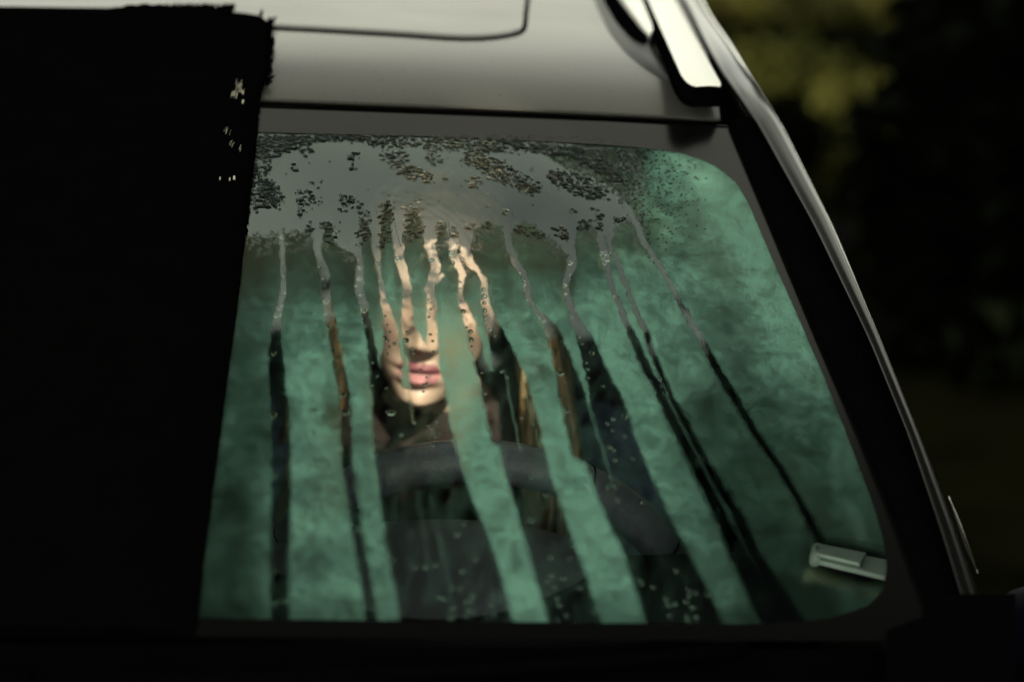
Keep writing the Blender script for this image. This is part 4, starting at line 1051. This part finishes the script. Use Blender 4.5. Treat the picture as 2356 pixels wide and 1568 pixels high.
tv = np.concatenate([np.c_[htone, np.ones(len(htone))], np.tile(np.array([*skin, 1.0]), (len(bV), 1))]).astype(np.float32)
at = body.data.attributes.new('tone', 'FLOAT_COLOR', 'POINT'); at.data.foreach_set('color', tv.ravel())
# ears
for s in (-1, 1):
    rows = [[hw((s*(.069+.010*math.sin(t)*k), .012+.018*math.cos(t)*k+.0, .004+.030*math.sin(t)*k)) for t in np.linspace(0, 2*PI, 17)[:-1]] for k in (.3, .7, 1.0, .8)]
    MB().grid(rows, closed_u=True).build('ear', M['skin'], body).data.attributes.new('tone', 'FLOAT_COLOR', 'POINT').data.foreach_set('color', np.tile(np.array([*skin, 1.0], np.float32), 64))
# clothes
def garment(name, mat, nl, ed, root=0):
    V_, F_ = skin_mesh(nl, ed, root, 2); return mesh(name, V_, F_, mat, person)
def rel(lst): return [((hx_+x, hy_+y, hz_+z), r) for x, y, z, r in lst]
garment('knit_top', M['knit'], rel([(0, .15, -.46, .135), (0, .125, -.31, .150), (0, .085, -.200, .125), (0, .035, -.095, .072), (-.13, .09, -.205, .075), (.13, .09, -.205, .075)]), [(0, 1), (1, 2), (2, 3), (2, 4), (2, 5)])
for s in (-1, 1):     # the jacket's two open fronts with their sleeves
    garment('jacket_half', M['denim'], rel([(s*.085, .13, -.47, (.085, .125)), (s*.100, .11, -.33, (.085, .135)), (s*.118, .080, -.190, (.066, .085)), (s*.178, .075, -.180, .078), (s*.228, .05, -.34, .064), (s*.232, .05, -.46, .056), (s*.17, -.08, -.51, .044), (s*.14, -.135, -.528, .036)]), [(i, i+1) for i in range(7)])
garment('trousers', M['trousers'], rel([(0, .16, -.60, .165), (-.1, .10, -.62, .105), (-.12, -.33, -.60, .078), (-.12, -.42, -.78, .066), (-.12, -.49, -.95, .05), (.1, .10, -.62, .105), (.12, -.33, -.60, .078), (.12, -.42, -.78, .066), (.12, -.49, -.95, .05)]), [(0, 1), (1, 2), (2, 3), (3, 4), (0, 5), (5, 6), (6, 7), (7, 8)])
# hair: a cap with a parting and many long wavy locks
caprows = []
for v_ in np.linspace(.03, 1.0, 16):
    row = []
    for u_ in np.linspace(-PI, PI, 49)[:-1]:
        lim = np.interp(abs(u_), [0, .7, 1.25, PI], [.60, .70, 1.85, 2.05]); th = v_*lim
        z_ = .128*math.cos(th)+.002; wz = np.interp(z_, [-.06, -.02, .02, .06, .095, .115, .13], [.062, .070, .0745, .0745, .064, .040, .012]); bz = np.interp(z_, [-.06, 0, .05, .09, .115, .13], [.07, .097, .105, .09, .05, .015]); fz = np.interp(z_, [.0, .04, .07, .095, .115, .13], [.085, .092, .088, .071, .042, .014])
        row.append(hw((wz*math.sin(u_)*1.04, (-fz if math.cos(u_) > 0 else bz)*abs(math.cos(u_))**.85*1.04, z_)))
    caprows.append(row)
hm = MB().grid(caprows, closed_u=True)
for i in range(620):
    s = random.choice((-1, 1)); back = random.random() if s > 0 else .5+.5*random.random()
    a_ = s*(.55+back*2.2); rr = random.random()
    st = (.070*math.sin(a_)*.75, -.078*math.cos(a_)*(1 if math.cos(a_) > 0 else 1.15)*.72, .095-.02*rr)
    x1 = s*(.079+.012*rr+.006*random.random()); y1 = np.interp(back, [0, 1], [-.052, .085])
    ln = .30+.10*random.random(); ph = random.random()*6.28; am = .006+.007*random.random()
    ptsl = [hw(st), hw((s*.074, y1*.9-.01, .055)), hw((x1, y1, .0))]
    base = HEAD_O
    for k in range(1, 9):
        q_ = k/8; drop = ln*q_
        ptsl.append(Vector((hx_+x1+s*(.012+.055*rr*q_+.02*q_)+am*math.sin(ph+5.5*q_), hy_+y1+(.02-.075*(1-back))*q_*.8+am*math.cos(ph+5*q_), hz_-.0-drop)))
    r_ = .0022+.0022*random.random()
    hm.tube([tuple(p) for p in ptsl], [r_*.6, r_*1.3, r_*1.4]+[r_*1.4*(1-.09*k) for k in range(8)], 4, False)
hairo = hm.build('hair', M['hair'], person)

# ------------------------------------------------------------------ pale folded paper on the end of the dashboard
pc = [(1872, 1268), (2046, 1305), (2044, 1342), (1876, 1301)]
dep = 1.90
def pp(x, y, d): return at_depth(x, y, d)
m = MB()
tl_, tr_, br_, bl_ = pp(1880, 1266, dep+.055), pp(2060, 1300, dep+.055), pp(2060, 1340, dep-.004), pp(1874, 1296, dep-.004)
th = Vector((0, 0, .0035))
paper = empty('folded_paper', tuple((tl_+br_)/2), 'pale folded paper lying at the driver end of the dashboard', 'paper')
def slab(name, c, t, lift):
    L = Vector((0, 0, lift)); m = MB(); up_ = [p+L+Vector((0, 0, t)) for p in c]; lo_ = [p+L for p in c]
    m.face(up_); m.face(lo_[::-1]); m.grid([lo_, up_], closed_u=True)
    return bevel(m.build(name, M['paper'], paper, False), .0008, 2)
slab('lower_leaf', [tl_, tr_, br_, bl_], .0035, 0)
slab('upper_leaf', [tl_.lerp(bl_, .12), tl_.lerp(tr_, .62).lerp(bl_.lerp(br_, .62), .12), tl_.lerp(tr_, .55).lerp(bl_.lerp(br_, .55), .86), tl_.lerp(bl_, .86)], .003, .0045)
MB().tube([bl_+Vector((0, 0, .002)), tl_+Vector((0, 0, .002))], .0045, 8).build('fold', M['paper'], paper)
# tray under it
ce = (tl_+br_)/2
MB().grid([[ce+Vector((x, y, -.006-.4*max(0, abs(x)-.06)**2)) for x in np.linspace(-.09, .06, 9)] for y in np.linspace(-.05, .08, 5)]).build('dash_end', M['interior'], dash)

# ------------------------------------------------------------------ black cover thrown over the passenger side
edgeR = [(446, 1470), (455, 1436), (470, 1300), (498, 1080), (524, 880), (548, 700), (562, 580), (575, 470), (586, 380), (594, 290), (602, 215), (612, 190), (621, 160), (619, 120), (624, 90), (619, 62), (604, 46), (580, 38), (548, 36)]
yq = np.r_[np.linspace(1475, 240, 90), np.linspace(230, 37, 46)]
ex = np.interp(-yq, [-p[1] for p in edgeR], [p[0] for p in edgeR])
jit = np.where(yq < 215, 10.0*(fbm(yq/6, yq*0+3, 61, 3)-.5)*2+5*np.sin(yq/8.2)*sst(215, 190, yq), 1.2*(fbm(yq/5, yq*0, 62, 2)-.5)*2)
ex = ex+np.where(yq < 60, 0, jit)
def liftf(u, y):   # thickness in metres
    return (.010+.008*fbm(u*9+3, y/60.0, 71))*(1.0 if y > 236 else .38)
rowsC = []; rowsB = []
XL = -.60
for y, x in zip(yq, ex):
    e0 = Sf(np.array([float(x)]), np.array([float(y)]))[0]
    Xs = np.linspace(e0[0], XL, 34); r1 = []; r0 = []
    onroof = y < head_py(x)
    if onroof: tt = e0[1]-header(np.array(e0[0]))[1]
    zz0 = e0[2]
    for k, X in enumerate(Xs):
        if onroof: p = roof_pt(np.array(X), np.array(tt))
        else:
            z = zz0+zc[1]*(X*X-e0[0]**2)*.6; p = np.array((X, float(gfun(np.array(z)))+GK*X*X, z))
        nrm = glass_n(p) if not onroof else np.array((0, -.1, .995))
        f = min(1, k/1.2) if k < 2 else 1
        h_ = liftf(X, y)*(.35+.65*f)
        r1.append(tuple(p+nrm*h_)); r0.append(tuple(p+nrm*.003))
    rowsC.append(r1); rowsB.append(r0)
# rolled hem along the rear edge, with the lumps that stand above it
cover = empty('windshield_cover', (-.2, .5, 1.26), 'thick black shaggy cover thrown over the passenger side of windshield and roof', 'cover')
mm = MB(); mm.grid([a_[::1] for a_ in rowsC])
for r_ in (0, -1): mm.grid([rowsC[r_], rowsB[r_]])
mm.grid([[r[0] for r in rowsC], [r[0] for r in rowsB]])
mm.grid([[r[-1] for r in rowsC], [r[-1] for r in rowsB]])
mm.build('fabric', M['cover'], cover)
topl = [(1, 34), (120, 34), (215, 33), (262, 24), (300, 18), (335, 16), (380, 18), (450, 22), (500, 24), (522, 19), (530, 24)]
tq = polyl(topl, 50); tb = Sf(tq[:, 0], np.full(50, 44.0), .002)
hgt = np.array([max(.0004, (44-p)/FPX*2.6) for p in tq[:, 1]])
ra = []
for k in range(50):
    p = tb[k]; h_ = hgt[k]*(1+.06*math.sin(k*1.9))
    ra.append([tuple(p+np.array((0, .018*math.cos(t)*.9, 1.02*h_*math.sin(t)))) for t in np.linspace(0, PI, 11)])
hem = MB().grid(ra); hem.face(ra[0]); hem.face(ra[-1][::-1]); hem.build('rolled_hem', M['cover'], cover)
# frayed pile along the edge and over the surface
fz = MB()
def wisp(px, py, ang, ln, off0, off1, w=.0009, mb=fz):
    a_ = Sf(np.array([px]), np.array([py]), off0)[0]; b_ = Sf(np.array([px+.55*ln*math.cos(ang)]), np.array([py-.5*ln*math.sin(ang)]), (off0+off1)/2+.002)[0]; c_ = Sf(np.array([px+ln*math.cos(ang)]), np.array([py-ln*math.sin(ang)-.18*ln]), off1)[0]
    mb.tube([a_, b_, c_], [w, w*.7, w*.15], 4)
for _ in range(420):
    y = random.uniform(60, 215) if random.random() < .75 else random.uniform(215, 700)
    x = float(np.interp(-y, -yq, ex)); l_ = random.uniform(3, 9) if y < 215 else random.uniform(1.5, 3)
    o_f = .010 if y > 236 else .004
    wisp(x-2, y, random.uniform(-.9, .9), l_, o_f, o_f+random.uniform(-.002, .004), .0012)
for (x, y, a_, l_) in ((616, 66, .35, 24), (618, 70, .15, 18), (612, 196, .05, 22), (614, 204, -.1, 14), (617, 68, .6, 18), (600, 45, .9, 7)):
    wisp(float(x), float(y), a_, float(l_), .004, .007, .0020)
for _ in range(160):
    x = random.uniform(380, 540); wisp(x, 30 + random.uniform(-2, 6), random.uniform(.8, 2.3), random.uniform(3, 6), .004, .007, .0011)
prop(fz.build('frayed_pile', M['cover'], cover), kind='stuff')
st = MB()  # pale wisps scattered over the pile
for (cx0, cy0, sp, n_) in ((548, 238, 8, 26), (540, 270, 7, 15), (547, 222, 4, 9), (539, 461, 1.6, 4), (560, 264, 1, 3), (560, 285, 1, 4), (524, 355, 5, 5), (534, 385, 5, 4), (508, 462, 1, 1), (530, 463, 1, 1), (552, 392, 3, 3)):
    for _ in range(n_):
        x, y = cx0+random.gauss(0, sp*.7), cy0+random.gauss(0, sp*.8)
        wisp(x, y, .55+random.gauss(0, .4), random.uniform(4, 9) if sp > 2 else 1.8, *((.021, .0235) if y > 240 else (.0085, .0105)), 0.00022 if sp > 2 else .0008, st)
prop(st.build('pale_wisps', M['pale_wisp'], cover), kind='stuff')
